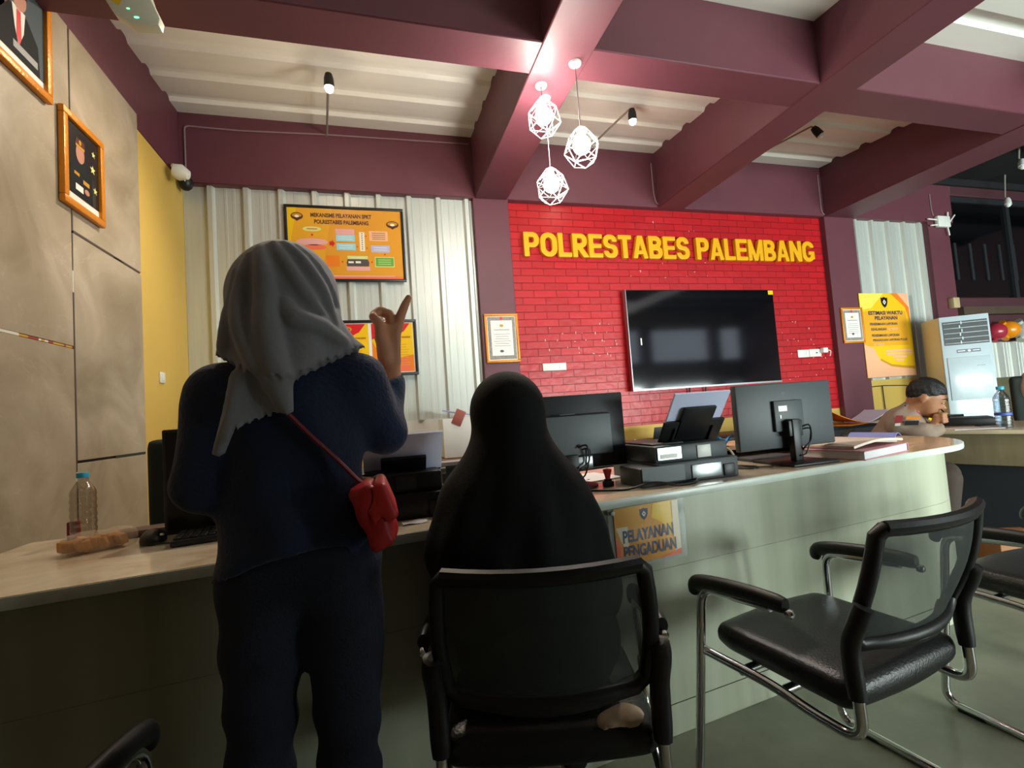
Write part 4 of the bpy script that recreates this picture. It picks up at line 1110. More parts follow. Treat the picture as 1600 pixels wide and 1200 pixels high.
b = MB().m(M['black']); b.lathe([(0, 0), (.045, 0), (.05, -.02), (.04, -.055), (.02, -.075), (0, -.08)][::-1], seg=18); b.build('dome', t)
b = MB().m(M['white_plastic']); b.disc(.01, -.03, .005, .005, -.049, 8); b.build('lens', t)
t = thing('wireless_router', 'white router box with thin aerials at the top of the right-hand column', 'router', (6.48, YB-.072, 2.965))
b = MB().m(M['white_plastic']); b.box(-.10, .10, -.04, .005, -.065, .065, .008); b.build('case', t)
for p in (((-.10, -.02, .02), (-.24, -.02, .025)), ((-.09, -.02, -.04), (-.2, -.02, -.05)), ((.09, -.02, -.02), (.21, -.02, .09)), ((.07, -.02, -.06), (.085, -.02, -.16)), ((.09, -.02, .05), (.1, -.02, .12))):
    MB().m(M['white']).tube(p, .008, 8).build('aerial', t)

# floor standing air conditioner
t = thing('floor_air_conditioner', 'tall white floor-standing air conditioner in front of the right-hand column', 'air conditioner', (5.965, 3.62, 0), math.radians(-33))
W, D_, Hh = .42, .36, 1.77
acs = mat('warm_lit_plastic', '#d9d3bf', .45); acf = mat('cool_white_front', '#b4c2c9', .3, coat=.3)  # side colour includes the warm light falling on that side
b = MB().m(acs); b.box(-W/2, W/2, -D_/2, D_/2, .02, Hh, .012); b.m(acf); b.box(-W/2, W/2, -D_/2-.012, -D_/2+.01, .03, Hh, .006); b.build('cabinet', t)
b = MB().m(M['black2']); b.box(-W/2+.025, W/2-.02, -D_/2-.016, -D_/2-.011, Hh-.30, Hh-.055); b.build('air_outlet', t)
for k in range(5):
    b = MB().m(acf); b.box(-W/2+.025, W/2-.02, -D_/2-.024, -D_/2-.013, Hh-.285+k*.052, Hh-.280+k*.052, .001); b.build('louvre', t)
b = MB().m(acf)
for k in range(6): b.box(-W/2+.16+.004*(k % 2)*4, -W/2+.17+.004*(k % 2)*4, -D_/2-.02, -D_/2-.013, Hh-.29+k*.04, Hh-.26+k*.04)
b.build('vane', t)
b = MB().m(P['navy']); b.box(-.09, .11, -D_/2-.0135, -D_/2-.0115, Hh-.385, Hh-.35); b.m(P['white']); b.disc(.015, Hh-.367, .012, .012, -D_/2-.014); b.rectxz(-.08, -.02, Hh-.37, Hh-.363, -D_/2-.014); b.rectxz(.045, .1, Hh-.37, Hh-.363, -D_/2-.014); b.build('control_panel', t)
b = MB().m(acf); b.box(-W/2+.03, W/2-.03, -D_/2-.02, -D_/2-.01, .9, Hh-.43, .004); b.build('front_panel', t)
b = MB().m(mat('grey_logo', '#7d8a90', .4)); b.box(.06, .13, -D_/2-.0212, -D_/2-.0195, Hh-.53, Hh-.52); b.build('badge', t)
b = MB().m(M['black2']); b.box(-W/2+.01, W/2-.01, -D_/2, D_/2-.01, 0, .022); b.build('base', t)
# small cream box on the ledge above
tag(MB().m(mat('cream_box', '#b5a27c', .6)).box(-.05, .05, -.03, .03, -.06, .06, .006).build('junction_box', loc=(6.50, YB-.092, 2.0)), 'small cream junction box on the column above the air conditioner', 'box')

# balloons
def balloon(label, c, r, col, ax, knobs):
    t = thing('balloon', label, 'balloon', c, group='balloons along the dark bay')
    m_ = mat('balloon_rubber', col, .25, coat=.3)
    v_, f_ = nets(lambda P: ell(P, (0, 0, 0), (r*1.05, r, r)), (-r*1.2,)*3, (r*1.2,)*3, r/7); MB().m(m_).raw(relax(v_, f_, 1).tolist(), f_.tolist()).build('balloon_body', t, smooth=75)
    k = MB().m(m_)
    for a in knobs: k.tube([(r*.8*math.cos(a), 0, r*.8*math.sin(a)), (r*1.15*math.cos(a), 0, r*1.15*math.sin(a)), (r*1.3*math.cos(a), 0, r*1.3*math.sin(a))], [r*.3, r*.28, r*.34], 10)
    k.build('balloon_knot', t)
balloon('crimson balloon tucked behind the air conditioner top', (7.06, 3.862, 1.645), .10, '#a32c40', 0, (4.3,))
balloon('orange balloon between the crimson and the grey one', (7.275, 3.858, 1.66), .105, '#e08a16', 0, (2.4, 4.1))
balloon('pale grey balloon at the right edge', (7.545, 3.848, 1.645), .12, '#b9bdb2', 0, (2.3, 4.0))

# ------------------------------------------------------------------ lamps and cables overhead
M['bulb'] = mat('glowing_bulb', '#ffffff', .3, emit=205, ecol='#fff6ea')
M['bulb_small'] = mat('glowing_spot_bulb', '#ffffff', .3, emit=160, ecol='#ffe9cc')
M['wire'] = mat('white_wire_cage', '#f2f0ea', .35)
def pendant(label, c, ztop, s=1.0):
    x, y, z = c
    t = thing('pendant_lamp', label, 'lamp', c, random.uniform(0, 1), 'geometric wire pendant lamps')
    rings = [(.030, .095, 5, 0), (.085, .03, 5, .5), (.098, -.035, 5, 0), (.055, -.095, 5, .5)]
    R = [[Vector((r*math.cos(2*PI*(k+o)/n), r*math.sin(2*PI*(k+o)/n), h))*s for k in range(n)] for r, h, n, o in rings]
    b = MB().m(M['wire'])
    def e(p, q): b.tube([p, q], .0021, 6)
    for ri in R:
        for k in range(5): e(ri[k], ri[(k+1) % 5])
    for A, B, sh in ((R[0], R[1], -1), (R[1], R[2], 1), (R[2], R[3], -1)):
        for k in range(5): e(A[k], B[k]); e(A[k], B[(k+sh) % 5])
    b.build('wire_cage', t)
    v_, f_ = nets(lambda P: smin(ell(P, (0, 0, .004), (.047, .047, .047)), rc(P, (0, 0, .02), (0, 0, .06), .026, .018), .03), (-.08, -.08, -.09), (.08, .08, .10), .010)
    MB().m(M['bulb']).raw(v_.tolist(), f_.tolist()).build('bulb', t, smooth=75)
    MB().m(M['white_plastic']).lathe([(0, .06), (.02, .06), (.022, .1), (.006, .11), (0, .11)], seg=14).build('bulb_holder', t)
    MB().m(M['cable_white']).tube([(0, 0, .105), (0, 0, ztop - z)], .003, 8).build('cord', t)
    MB().m(M['white_plastic']).lathe([(0, ztop-z-.012), (.03, ztop-z-.012), (.035, ztop-z-.001), (0, ztop-z-.001)], seg=16).build('ceiling_cup', t)
pendant('glowing wire-cage pendant lamp hanging highest of the three', (1.0, 2.47, 2.775), 2.965)
pendant('glowing wire-cage pendant lamp hanging lowest of the three', (1.06, 2.575, 2.43), 2.965)
pendant('glowing wire-cage pendant lamp at the right of the cluster', (1.125, 2.27, 2.50), 2.965)

def spot(label, c, base, on, col='black', aim=(0, 0, -1), group='spot lamps on rods from the back beam'):
    t = thing('spot_lamp', label, 'lamp', c, group=group)
    mm = M[col] if col in M else col
    c = Vector(c); bvec = Vector(base) - c
    q = Vector((0, 0, -1)).rotation_difference(Vector(aim).normalized()).to_matrix()
    MB().m(mm).lathe([(0, .06), (.022, .06), (.03, .03), (.033, -.03), (.028, -.03), (.024, .02), (0, .02)][::-1], seg=18, rot=q).build('lamp_head', t)
    v_, f_ = nets(lambda P: ell(P, (0, 0, 0), (.027, .027, .034)), (-.04,)*3, (.04,)*3, .008)
    vv = [(q @ (Vector(p) + Vector((0, 0, -.03))))[:] for p in v_]
    MB().m(M['bulb_small'] if on else M['white']).raw(vv, f_.tolist()).build('bulb', t, smooth=75)
    MB().m(mat('grey_rod', '#8f8980', .5)).tube(fillet([q @ Vector((0, 0, .05)), q @ Vector((0, 0, .05)) + Vector((0, .02, .03)), bvec], .02), .008, 8).build('rod', t)
    return t
spot('lit black spot lamp on a rod over the flow chart poster', (-.186, 3.135, 3.30), (-.27, 3.935, 3.42), True)
spot('lit spot lamp on a rod right of the bright pendants', (2.0, 3.14, 3.30), (1.93, 3.935, 3.42), True)
spot('unlit black spot lamp bent on its rod over the red wall', (3.79, 3.12, 3.33), (3.60, 3.935, 3.42), False, aim=(.5, -.3, -.9))
spot('white spot lamp under the dark ceiling above the window', (7.25, 3.70, 3.14), (7.3, 3.72, 3.49), False, 'white', (-.4, -.2, -.9), 'white spot lamps under the dark ceiling')
spot('white spot lamp at the right edge under the dark ceiling', (6.57, 3.2, 3.29), (6.6, 3.22, 3.49), False, 'white', (-.4, -.2, -.9), 'white spot lamps under the dark ceiling')

t = thing('wall_access_point', 'white plastic unit with yellow sticker under the beam, upper left', 'device', (-.85, 2.168, 2.84))
ap = mat('greenish_white_plastic', '#d5d8c4', .3, coat=.3)
b = MB().m(ap); b.X = Matrix.Rotation(PI/2, 4, 'X'); b.prism([(-.115, .07), (-.085, -.006), (-.055, -.058), (.0, -.090), (.092, -.082), (.098, -.05), (.07, .02), (.05, .1), (-.05, .12)], 0, .05, .008); b.X = None; b.build('case', t)
b = MB().m(P['yellow']); b.polyxz([(-.085, .005), (-.04, -.022), (-.022, .02), (-.06, .06)], -.0508); b.build('sticker', t)
b = MB().m(mat('green_indicator', '#5dffa0', .4, emit=3)); b.disc(.018, -.062, .009, .004, -.0508, 10); b.disc(-.01, -.03, .006, .003, -.0508, 10); b.build('indicator_light', t)

def wire(label, pts, m_='cable_white', r=.006, name='surface_cable'):
    tag(MB().m(M[m_]).tube(fillet(pts, .03, 3), r, 6).build(name), label, 'cable')
yb = YB-.0712
wire('thin pale cable along the top of the back beam, running into the left corner', [(-1.262, yb, 3.02), (-1.262, yb, 3.40), (-.9, yb, 3.395), (-.27, yb, 3.42), (.88, yb, 3.44)])
wire('thin pale cable dropping beside the second lengthwise beam', [(2.66, yb, 3.40), (2.66, yb, 3.10), (2.68, yb, 3.0), (2.9, yb, 2.99)])
wire('thin pale cable dropping from the beam to the right end of the red wall', [(4.70, yb, 3.42), (4.70, yb, 3.03), (4.72, yb, 2.985), (5.0, yb, 2.98)])
wire('thin pale cable beside the router at the dark bay', [(6.35, yb, 3.30), (6.35, yb, 3.12), (6.37, yb, 3.04)])
wire('thin dark cable sagging along the yellow base below the banner', [(5.16, YB-.006, 1.10), (5.4, YB-.006, 1.105), (5.7, YB-.006, 1.09), (6.0, YB-.006, 1.06)], 'cable', .005)
wire('dark vertical wire on the yellow base below the banner', [(5.36, YB-.012, 1.10), (5.365, YB-.012, .79)], 'cable', .005)
# ------------------------------------------------------------------ people
skin_m = mat('warm_brown_skin', '#c88d6e', .55, var=.06, scale=25, spec=.4)
skin_o = mat('brown_skin', '#9b6a4c', .5, var=.06, scale=25, spec=.4)
lip_m = mat('lips', '#8a4a42', .5)
eye_w = mat('eye_white', '#d8d3c8', .3); eye_d = mat('dark_iris', '#20140e', .2)
navy = mat('navy_knit_cloth', '#1f2f4e', .85, var=.12, scale=14, bump=.25, bscale=120, sheen=.15)
jeans = mat('dark_denim', '#262d3e', .85, var=.2, scale=9, bump=.3, bscale=200)
grey_cloth = mat('grey_scarf_cloth', '#8f949d', .8, var=.05, scale=12, bump=.08, bscale=160, sheen=.3)
blk_cloth = mat('black_veil_cloth', '#0e0f11', .85, var=.1, scale=8, bump=.1, bscale=150, spec=.25)
shoe_m = mat('black_shoe', '#141414', .5)
tan = mat('taupe_uniform_cloth', '#857364', .8, var=.07, scale=14, bump=.15, bscale=150)
hair_m = mat('black_hair', '#0d0c0c', .55, bump=.5, bscale=140)

def face_add(P, d, c, s=1.0):
    """nose, lips, brow, chin and ears on a head facing +y with centre c"""
    c = np.array(c, np.float32)
    q = lambda x, y, z: (c + np.array((x, y, z), np.float32)*s)
    d = smin(d, ell(P, q(0, .05, -.055), (.055*s, .055*s, .065*s)), .03*s)          # jaw
    d = smin(d, rc(P, q(0, .095, .012), q(0, .116, -.026), .009*s, .0135*s), .014*s)   # nose
    d = smin(d, rc(P, q(-.03, .092, .028), q(.03, .092, .028), .010*s, .010*s), .016*s)   # brow
    d = smin(d, rc(P, q(-.014, .098, -.057), q(.014, .098, -.057), .0085*s, .0085*s), .010*s)   # mouth
    d = smin(d, ell(P, q(0, .088, -.098), (.022*s, .016*s, .016*s)), .02*s)         # chin
    for sx in (-1, 1):
        d = smax(d, -ell(P, q(sx*.031, .108, .008), (.016*s, .014*s, .010*s)), .012*s)   # eye sockets
        d = smin(d, ell(P, q(sx*.031, .089, .006), (.012*s, .012*s, .010*s)), .004*s)
        d = smin(d, ell(P, q(sx*.084, -.005, -.012), (.010*s, .022*s, .034*s)), .008*s)   # ears
    return d
def eyes(parent, c, s, R=None):
    for sx in (-1, 1):
        p = Vector((sx*.031*s, .0935*s, .006*s))
        if R is not None: p = R @ p
        b = MB().m(eye_w); b.lathe([(0, -.009*s), (.006*s, -.006*s), (.009*s, 0), (.006*s, .006*s), (0, .009*s)], Vector(c) + p, 10)
        p2 = Vector((sx*.031*s, .1005*s, .005*s)); p2 = R @ p2 if R is not None else p2
        b.m(eye_d); b.lathe([(0, -.004*s), (.0035*s, 0), (0, .004*s)], Vector(c) + p2, 8)
        b.build('eye', parent)

# ---- standing person with grey headscarf, pointing with the right hand
O = Vector((-.165, 1.05, 0))
def hand_pointing(P):
    d = chain(P, [(.012, 1.095, 1.10), (.030, 1.135, 1.175), (.038, 1.155, 1.228)], [.036, .027, .0205])
    palm = rbox(P, (.0385, 1.157, 1.295), (.0235, .0125, .048), .012, np.array(Matrix.Rotation(math.radians(3), 3, 'Y')))
    d = smin(d, palm, .022)
    d = smin(d, ell(P, (.024, 1.150, 1.275), (.014, .014, .03)), .015)
    idx = chain(P, [(.056, 1.160, 1.335), (.0655, 1.166, 1.366), (.0765, 1.170, 1.391), (.0875, 1.172, 1.412)], [.0125, .0115, .0102, .0078])
    d = smin(d, idx, .008)
    mid = chain(P, [(.046, 1.163, 1.338), (.040, 1.176, 1.372), (.018, 1.180, 1.382), (.004, 1.166, 1.371)], [.0125, .0122, .0115, .0095])
    d = smin(d, mid, .005)
    ring = chain(P, [(.035, 1.165, 1.336), (.030, 1.200, 1.352), (.020, 1.205, 1.332), (.022, 1.184, 1.312)], [.0118, .0112, .0102, .009])
    d = smin(d, ring, .005)
    pin = chain(P, [(.026, 1.163, 1.328), (.019, 1.192, 1.338), (.010, 1.197, 1.320), (.013, 1.180, 1.304)], [.0102, .0095, .0088, .008])
    d = smin(d, pin, .004)
    th = chain(P, [(.024, 1.150, 1.270), (.0165, 1.143, 1.312), (.0150, 1.146, 1.345), (.0020, 1.152, 1.362)], [.0155, .0132, .0122, .0098])
    return smin(d, th, .010)
def hand_rest(P):
    d = chain(P, [(-.28, 1.155, .985), (-.215, 1.213, .985)], [.030, .020])
    d = smin(d, rbox(P, (-.175, 1.232, .985), (.042, .012, .036), .012, rotm('Z', .35)), .02)
    for z, L in ((1.014, .052), (.996, .062), (.978, .058), (.960, .046)):
        f_ = chain(P, [(-.140, 1.246, z), (-.140 + L*.5, 1.252, z - .002), (-.140 + L, 1.240, z - .004)], [.0098, .009, .007]); d = smin(d, f_, .006)
    th = chain(P, [(-.195, 1.226, 1.015), (-.165, 1.235, 1.042), (-.14, 1.232, 1.052)], [.0125, .0105, .0078])
    return smin(d, th, .01)
def body_a(P):
    d = ell(P, (-.165, 1.07, 1.385), (.075, .095, .105))
    d = face_add(P, d, (-.165, 1.07, 1.37), .95)
    d = smin(d, rc(P, (-.165, 1.045, 1.32), (-.165, 1.045, 1.20), .05, .055), .03)
    d = smin(d, rc(P, (-.27, 1.05, 1.17), (-.06, 1.05, 1.18), .04, .04), .04)
    d = smin(d, ell(P, (-.165, 1.05, 1.06), (.115, .08, .16)), .05)
    d = smin(d, ell(P, (-.165, 1.05, .87), (.12, .085, .11)), .05)
    d = smin(d, chain(P, [(-.29, 1.05, 1.18), (-.325, 1.025, 1.02), (-.285, 1.15, .985)], [.04, .034, .03]), .03)
    d = smin(d, chain(P, [(-.035, 1.05, 1.19), (.012, 1.095, 1.10), (.028, 1.13, 1.165)], [.042, .036, .028]), .02)
    for h, k, a in (((-.225, 1.05, .82), (-.25, 1.055, .46), (-.255, 1.06, .09)), ((-.10, 1.05, .82), (-.09, 1.055, .44), (-.095, 1.06, .09))):
        d = smin(d, chain(P, [h, k, a], [.07, .045, .036]), .03)
    return d
pa = solid('person', [(lambda P: body_a(P + V3(O)), (-.25, -.16, .05), (.24, .17, 1.52), .0115),
                      (lambda P: hand_pointing(P + V3(O)), (.13, .02, 1.09), (.30, .19, 1.27+.17), .0036),
                      (lambda P: hand_rest(P + V3(O)), (-.20, .06, .80), (-.05, .36, .95), .0045)], None, O, skin_m, smooth_it=1)
tag(pa, 'person standing in grey headscarf and navy top, pointing up with the right hand', 'person')
eyes(pa, (0, .02, 1.37), .95)
def nz(P, k): return np.sin(P[..., 0]*k[0] + P[..., 1]*k[1] + P[..., 2]*k[2] + k[3])
def trousers(P):
    P = P + V3(O)
    d = None
    for pts, rs in (([(-.225, 1.05, .84), (-.235, 1.05, .70), (-.25, 1.055, .46), (-.255, 1.06, .055)], [.088, .070, .056, .052]), ([(-.095, 1.05, .84), (-.085, 1.05, .70), (-.09, 1.055, .44), (-.095, 1.06, .055)], [.088, .073, .055, .052])):
        e = chain(P, pts, rs, .02); d = e if d is None else smin(d, e, .03)
    d = smin(d, ell(P, (-.162, 1.05, .87), (.13, .095, .09)), .03)
    d = d + .0022*nz(P, (20, 10, 75, 0)) * (P[..., 2] < .62) + .002*nz(P, (-30, 8, 60, 1.3))
    return np.maximum(d, .045 - P[..., 2])
solid('trousers', [(trousers, (-.19, -.14, .03), (.17, .14, .99), .0105)], pa, (0, 0, 0), jeans)
for nm, x in (('shoe', -.255), ('shoe', -.095)):
    solid(nm, [(lambda P, x=x: np.maximum(smin(ell(P + V3(O), (x, 1.13, .03), (.045, .10, .042)), ell(P + V3(O), (x, 1.06, .05), (.045, .06, .05)), .03), .001 - P[..., 2]), (x+.165-.06, -.07, -.01), (x+.165+.06, .22, .12), .009)], pa, (0, 0, 0), shoe_m)
def top(P):
    P = P + V3(O); x, y, z = P[..., 0], P[..., 1], P[..., 2]
    d = ell(P, (-.163, 1.05, .84), (.150, .118, .19))
    d = smin(d, ell(P, (-.165, 1.05, 1.0), (.132, .105, .17)), .05)
    d = smin(d, ell(P, (-.165, 1.05, 1.13), (.142, .108, .13)), .05)
    d = smin(d, rc(P, (-.285, 1.05, 1.185), (-.045, 1.05, 1.195), .056, .056), .05)
    d = smin(d, rc(P, (-.165, 1.045, 1.2), (-.165, 1.045, 1.26), .075, .06), .04)
    la = chain(P, [(-.292, 1.05, 1.19), (-.325, 1.025, 1.02), (-.285, 1.15, .985), (-.235, 1.20, .985)], [.060, .048, .042, .034], .02)
    d = smin(d, la, .03)
    ra = chain(P, [(-.035, 1.05, 1.20), (.010, 1.09, 1.098)], [.062, .047])
    fa = chain(P, [(.012, 1.092, 1.096), (.0335, 1.145, 1.210)], [.046, .0335])
    d = smin(d, smin(ra, fa, .018), .03)
    fold = .0035*nz(P, (34, 12, 26, 0)) + .003*nz(P, (-22, 20, 48, 1.0)) + .0025*nz(P, (60, 0, 14, 2.0))
    d = d + fold*np.clip((1.22 - z)*6, 0, 1)
    hem = .845 + .05*np.sin((x + .30)*9) - np.clip(x + .075, 0, 1)*1.3
    d = np.where((np.abs(x + .165) < .30) & (z < .9) & (la > .015), np.maximum(d, hem - z), d)
    d = np.where(fa < .06, np.maximum(d, (z - 1.213) - .4*(x-.036)), d)
    return np.maximum(d, .75 - z + 0*x)
solid('long_sleeved_top', [(top, (-.26, -.19, .70), (.26, .23, 1.36), .0088)], pa, (0, 0, 0), navy)
def scarf_base(P):
    x, y, z = P[..., 0], P[..., 1], P[..., 2]
    d = ell(P, (-.166, 1.062, 1.390), (.098, .122, .108))
    d = smin(d, rc(P, (-.172, 1.035, 1.375), (-.170, 1.02, 1.29), .097, .098), .03)
    d = smin(d, rc(P, (-.178, 1.015, 1.28), (-.178, 1.005, 1.20), .096, .100), .03)
    d = smin(d, ell(P, (-.163, 1.045, 1.215), (.150, .112, .062)), .05)
    return smin(d, rc(P, (-.09, 1.0, 1.30), (-.05, 1.03, 1.25), .035, .04), .03)
def back_y(x, z):
    """y of the back of the scarf at (x, z)"""
    lo_, hi_ = .80, 1.05
    for _ in range(22):
        m_ = (lo_ + hi_)/2
        if float(scarf_base(np.array([[x, m_, z]], np.float32))[0]) > 0: lo_ = m_
        else: hi_ = m_
    return hi_
def ridge(pts, rs, inset=.004):
    B = bez([(x, 0, z) for x, z in pts], 4)
    return [(p.x, back_y(p.x, max(p.z, 1.17)) + inset, p.z) for p in B], list(np.interp(np.linspace(0, 1, len(B)), np.linspace(0, 1, len(rs)), rs))
RIDGES = [ridge(*a) for a in (
    ([(-.154, 1.470), (-.122, 1.43), (-.091, 1.376), (-.070, 1.309)], [.008, .013, .014, .010]),
    ([(-.134, 1.465), (-.100, 1.425), (-.076, 1.376), (-.066, 1.325)], [.008, .012, .012, .008]),
    ([(-.171, 1.468), (-.138, 1.40), (-.110, 1.352), (-.086, 1.315)], [.008, .014, .015, .010]),
    ([(-.150, 1.345), (-.136, 1.314), (-.094, 1.300), (-.056, 1.276)], [.012, .022, .020, .012]),
    ([(-.195, 1.460), (-.182, 1.388), (-.178, 1.293), (-.164, 1.21), (-.153, 1.158)], [.008, .020, .024, .024, .012]),
    ([(-.212, 1.440), (-.226, 1.352), (-.221, 1.294), (-.197, 1.225)], [.008, .017, .018, .014]),
    ([(-.235, 1.410), (-.246, 1.329), (-.254, 1.270)], [.008, .014, .014]))]
def scarf(P):
    P = P + V3(O); x, y, z = P[..., 0], P[..., 1], P[..., 2]
    d = scarf_base(P)
    u = x + .166; ang = np.arctan2(u, -(y - 1.07) + .03)
    d = d - (.002*np.sin(ang*14 + (1.45 - z)*20))*np.clip((1.47 - z)*6, 0, 1)
    for pts, rs in RIDGES:
        e = None
        for i in range(len(pts)-1):
            q = rc(P, pts[i], pts[i+1], rs[i], rs[i+1]); e = q if e is None else np.minimum(e, q)
        d = smin(d, e, .006)
    frill = .0035*np.sin(x*420) + .003*np.sin(x*900 + y*300)
    hem = np.where(x > -.14, 1.208 + .56*(x + .14), np.where(x > -.19, 1.208, 1.208 + .62*(-.19 - x))) + frill
    body = np.maximum(d, hem - z)
    opening = ell(P, (-.166, 1.185, 1.385), (.066, .07, .080)); body = smax(body, -opening, .012)
    # the loose end: a sheet hanging over the back, a rolled point in the middle and a thin tip at the left
    ysh = .926 + .010*np.sin((x + .2)*55 + z*12) + .05*np.clip(z - 1.20, 0, 1)
    zb = np.interp(x, [-.27, -.25, -.235, -.20, -.15], [1.085, 1.097, 1.124, 1.140, 1.155]) + frill
    xl = -.228 - (1.205 - z)*.36; xr = -.150 - np.clip(1.205 - z, 0, 1)*.05
    sheet_ = np.maximum.reduce([np.abs(y - ysh) - .0075, zb - z, xl - x, x - xr, z - 1.25])
    tip = chain(P, [(-.225, .934, 1.21), (-.243, .930, 1.150), (-.262, .926, 1.088)], [.020, .014, .010]); tip = np.maximum(tip, np.abs(y - .926) - .010)
    roll2 = chain(P, [(-.178, .925, 1.25), (-.166, .922, 1.20), (-.154, .924, 1.150)], [.030, .026, .012])
    roll2 = np.maximum(roll2, 1.144 + frill - z)
    tails = smin(smin(sheet_, tip, .006), roll2, .006)
    return smin(body, tails, .008)
solid('headscarf', [(scarf, (-.17, -.19, 1.04), (.19, .22, 1.53), .0048)], pa, (0, 0, 0), grey_cloth)

# red shoulder bag
redl = mat('red_leather', '#b3262a', .45, var=.08, scale=20); redd = mat('dull_red_strap', '#7c2f38', .6)
bag = thing('shoulder_bag', 'small red shoulder bag at the right hip of the standing person', 'bag', (-.018, .958, .955))
def bagf(P):
    q = rbox(P, (0, 0, -.005), (.023 , .078, .060), .013, rotm('Y', math.radians(-20)))
    return smin(q, ell(P, (.016, 0, -.034), (.026, .066, .032)), .012) + .0022*np.sin(P[..., 2]*70 - P[..., 0]*120 + P[..., 1]*60)
solid('bag_body', [(bagf, (-.06, -.1, -.09), (.065, .1, .075), .0062)], bag, (0, 0, 0), redl)
solid('bag_flap', [(lambda P: smax(rbox(P, (.012, 0, .018), (.025, .083, .036), .011, rotm('Y', math.radians(-20))), -bagf(P) - .0005, .002), (-.05, -.1, -.05), (.07, .1, .085), .0055)], bag, (0, 0, 0), mat('red_flap_leather', '#c62f30', .4))
b = MB().m(redd)
sp = bez([(-.17, .925-.0, 1.165), (-.12, .928, 1.105), (-.075, .93, 1.055), (-.045, .936, 1.018), (-.028, .945, 1.0)], 6)
b.tube([(p - Vector((-.018, .958, .955)))[:] for p in sp], .0085, 8, flat=.5); b.build('strap', bag)
b = MB().m(M['chrome']); b.tube([(-.024+.004*k, -.03+.012*(k % 2), .03-.012*k) for k in range(6)], .003, 6); b.build('chain', bag)

# ---- seated person in a long black veil
O2 = Vector((.335, 1.15, 0)); dv = Vector((.27, .963, 0))
S = lambda P: P + V3(O2)
def body_b(P):
    P = S(P)
    d = ell(P, (.335, 1.25, 1.115), (.072, .088, .095))
    d = face_add(P, d, (.335, 1.25, 1.10), .9)
    d = smin(d, rc(P, (.335, 1.235, 1.06), (.335, 1.225, .95), .045, .05), .03)
    d = smin(d, rc(P, (.22, 1.22, .92), (.45, 1.20, .92), .045, .045), .04)
    d = smin(d, ell(P, (.335, 1.19, .78), (.13, .09, .18)), .05)
    d = smin(d, ell(P, (.335, 1.13, .57), (.15, .12, .09)), .05)
    for sx in (-1, 1):
        h = Vector((.335, 1.13, .55)) + Vector((.963, -.27, 0))*sx*.08; k = h + dv*.245 + Vector((0, 0, -.03)); a = k + Vector((0, .0, -.42))
        d = smin(d, chain(P, [h, k, a], [.072, .046, .032]), .02)
        d = smin(d, ell(P, (a.x + .03*sx, a.y - .03, .035), (.035, .075, .034)), .02)
        sh = Vector((.335, 1.2, .91)) + Vector((.963, -.27, 0))*sx*.13; e = sh + Vector((sx*.03, .02, -.22)); w_ = e + dv*.13 + Vector((-sx*.09, 0, .0))
        d = smin(d, chain(P, [sh, e, w_], [.042, .036, .026]), .02)
        d = smin(d, rbox(P, w_ + dv*.035 + Vector((-sx*.02, 0, 0)), (.03, .038, .013), .012), .02)
        for fx in (-.022, -.007, .008, .022):
            p0 = w_ + dv*.07 + Vector((-sx*.025 + fx, 0, 0)); d = smin(d, chain(P, [p0, p0 + dv*.03 + Vector((0, 0, .003)), p0 + dv*.05 + Vector((0, 0, -.01))], [.009, .0085, .007]), .005)
    return d
pb = solid('person', [(lambda P: body_b(P), (-.30, -.20, -.01), (.30, .35, 1.25), .0125)], None, O2, skin_m)
tag(pb, 'person seated in a long black veil, seen from behind at the counter', 'person')
eyes(pb, (0, .10, 1.10), .9)
def veil(P):
    P = S(P); x, y, z = P[..., 0], P[..., 1], P[..., 2]
    d = ell(P, (.335, 1.245, 1.118), (.101, .114, .110))
    d = smin(d, ell(P, (.333, 1.235, 1.03), (.094, .104, .10)), .03)
    d = smin(d, ell(P, (.328, 1.215, .90), (.196, .135, .13)), .09)
    d = smin(d, ell(P, (.324, 1.19, .79), (.234, .155, .165)), .06)
    d = smin(d, ell(P, (.345, 1.15, .66), (.225, .15, .16)), .05)
    ang = np.arctan2(x - .335, -(y - 1.24))
    d = d - (.006*np.sin(ang*7 + z*9) + .003*np.sin(ang*13 - z*14))*np.clip((1.05 - z)*5, 0, 1)
    d = smax(d, -ell(P, (.335, 1.345, 1.105), (.06, .06, .075)), .012)
    return np.maximum(d, .60 + .012*np.sin(ang*9) - z)
solid('black_veil', [(veil, (-.27, -.20, .56), (.27, .27, 1.26), .0105)], pb, (0, 0, 0), blk_cloth)
def skirt(P):
    P = S(P); z = P[..., 2]
    d = None
    for sx in (-1, 1):
        h = Vector((.335, 1.12, .555)) + Vector((.963, -.27, 0))*sx*.085; k = h + dv*.250 + Vector((0, 0, -.03)); a = k + Vector((0, 0, -.38))
        e = chain(P, [h, k, a], [.10, .056, .048]); d = e if d is None else smin(d, e, .05)
    d = smin(d, ell(P, (.335, 1.12, .60), (.18, .14, .12)), .06)
    return np.maximum(np.maximum(d + .004*np.sin(P[..., 0]*60 + z*8), .10 - z), np.where((P[..., 1] < 1.335) & (z > .385), .464 - z, np.where((z <= .385) & (P[..., 1] < 1.305), .05, -1.0)))
solid('black_skirt', [(skirt, (-.30, -.20, .06), (.30, .40, .76), .0125)], pb, (0, 0, 0), blk_cloth)
for sx in (-1, 1):
    ax, ay = .335 + .27*.245 + .963*sx*.08 + .03*sx, 1.13 - .27*sx*.08 + .963*.245 - .03
    solid('shoe', [(lambda P, ax=ax, ay=ay: np.maximum(ell(S(P), (ax, ay, .036), (.043, .086, .044)), .001 - P[..., 2]), (ax-.335-.06, ay-1.15-.11, -.01), (ax-.335+.06, ay-1.15+.11, .1), .010)], pb, (0, 0, 0), shoe_m)
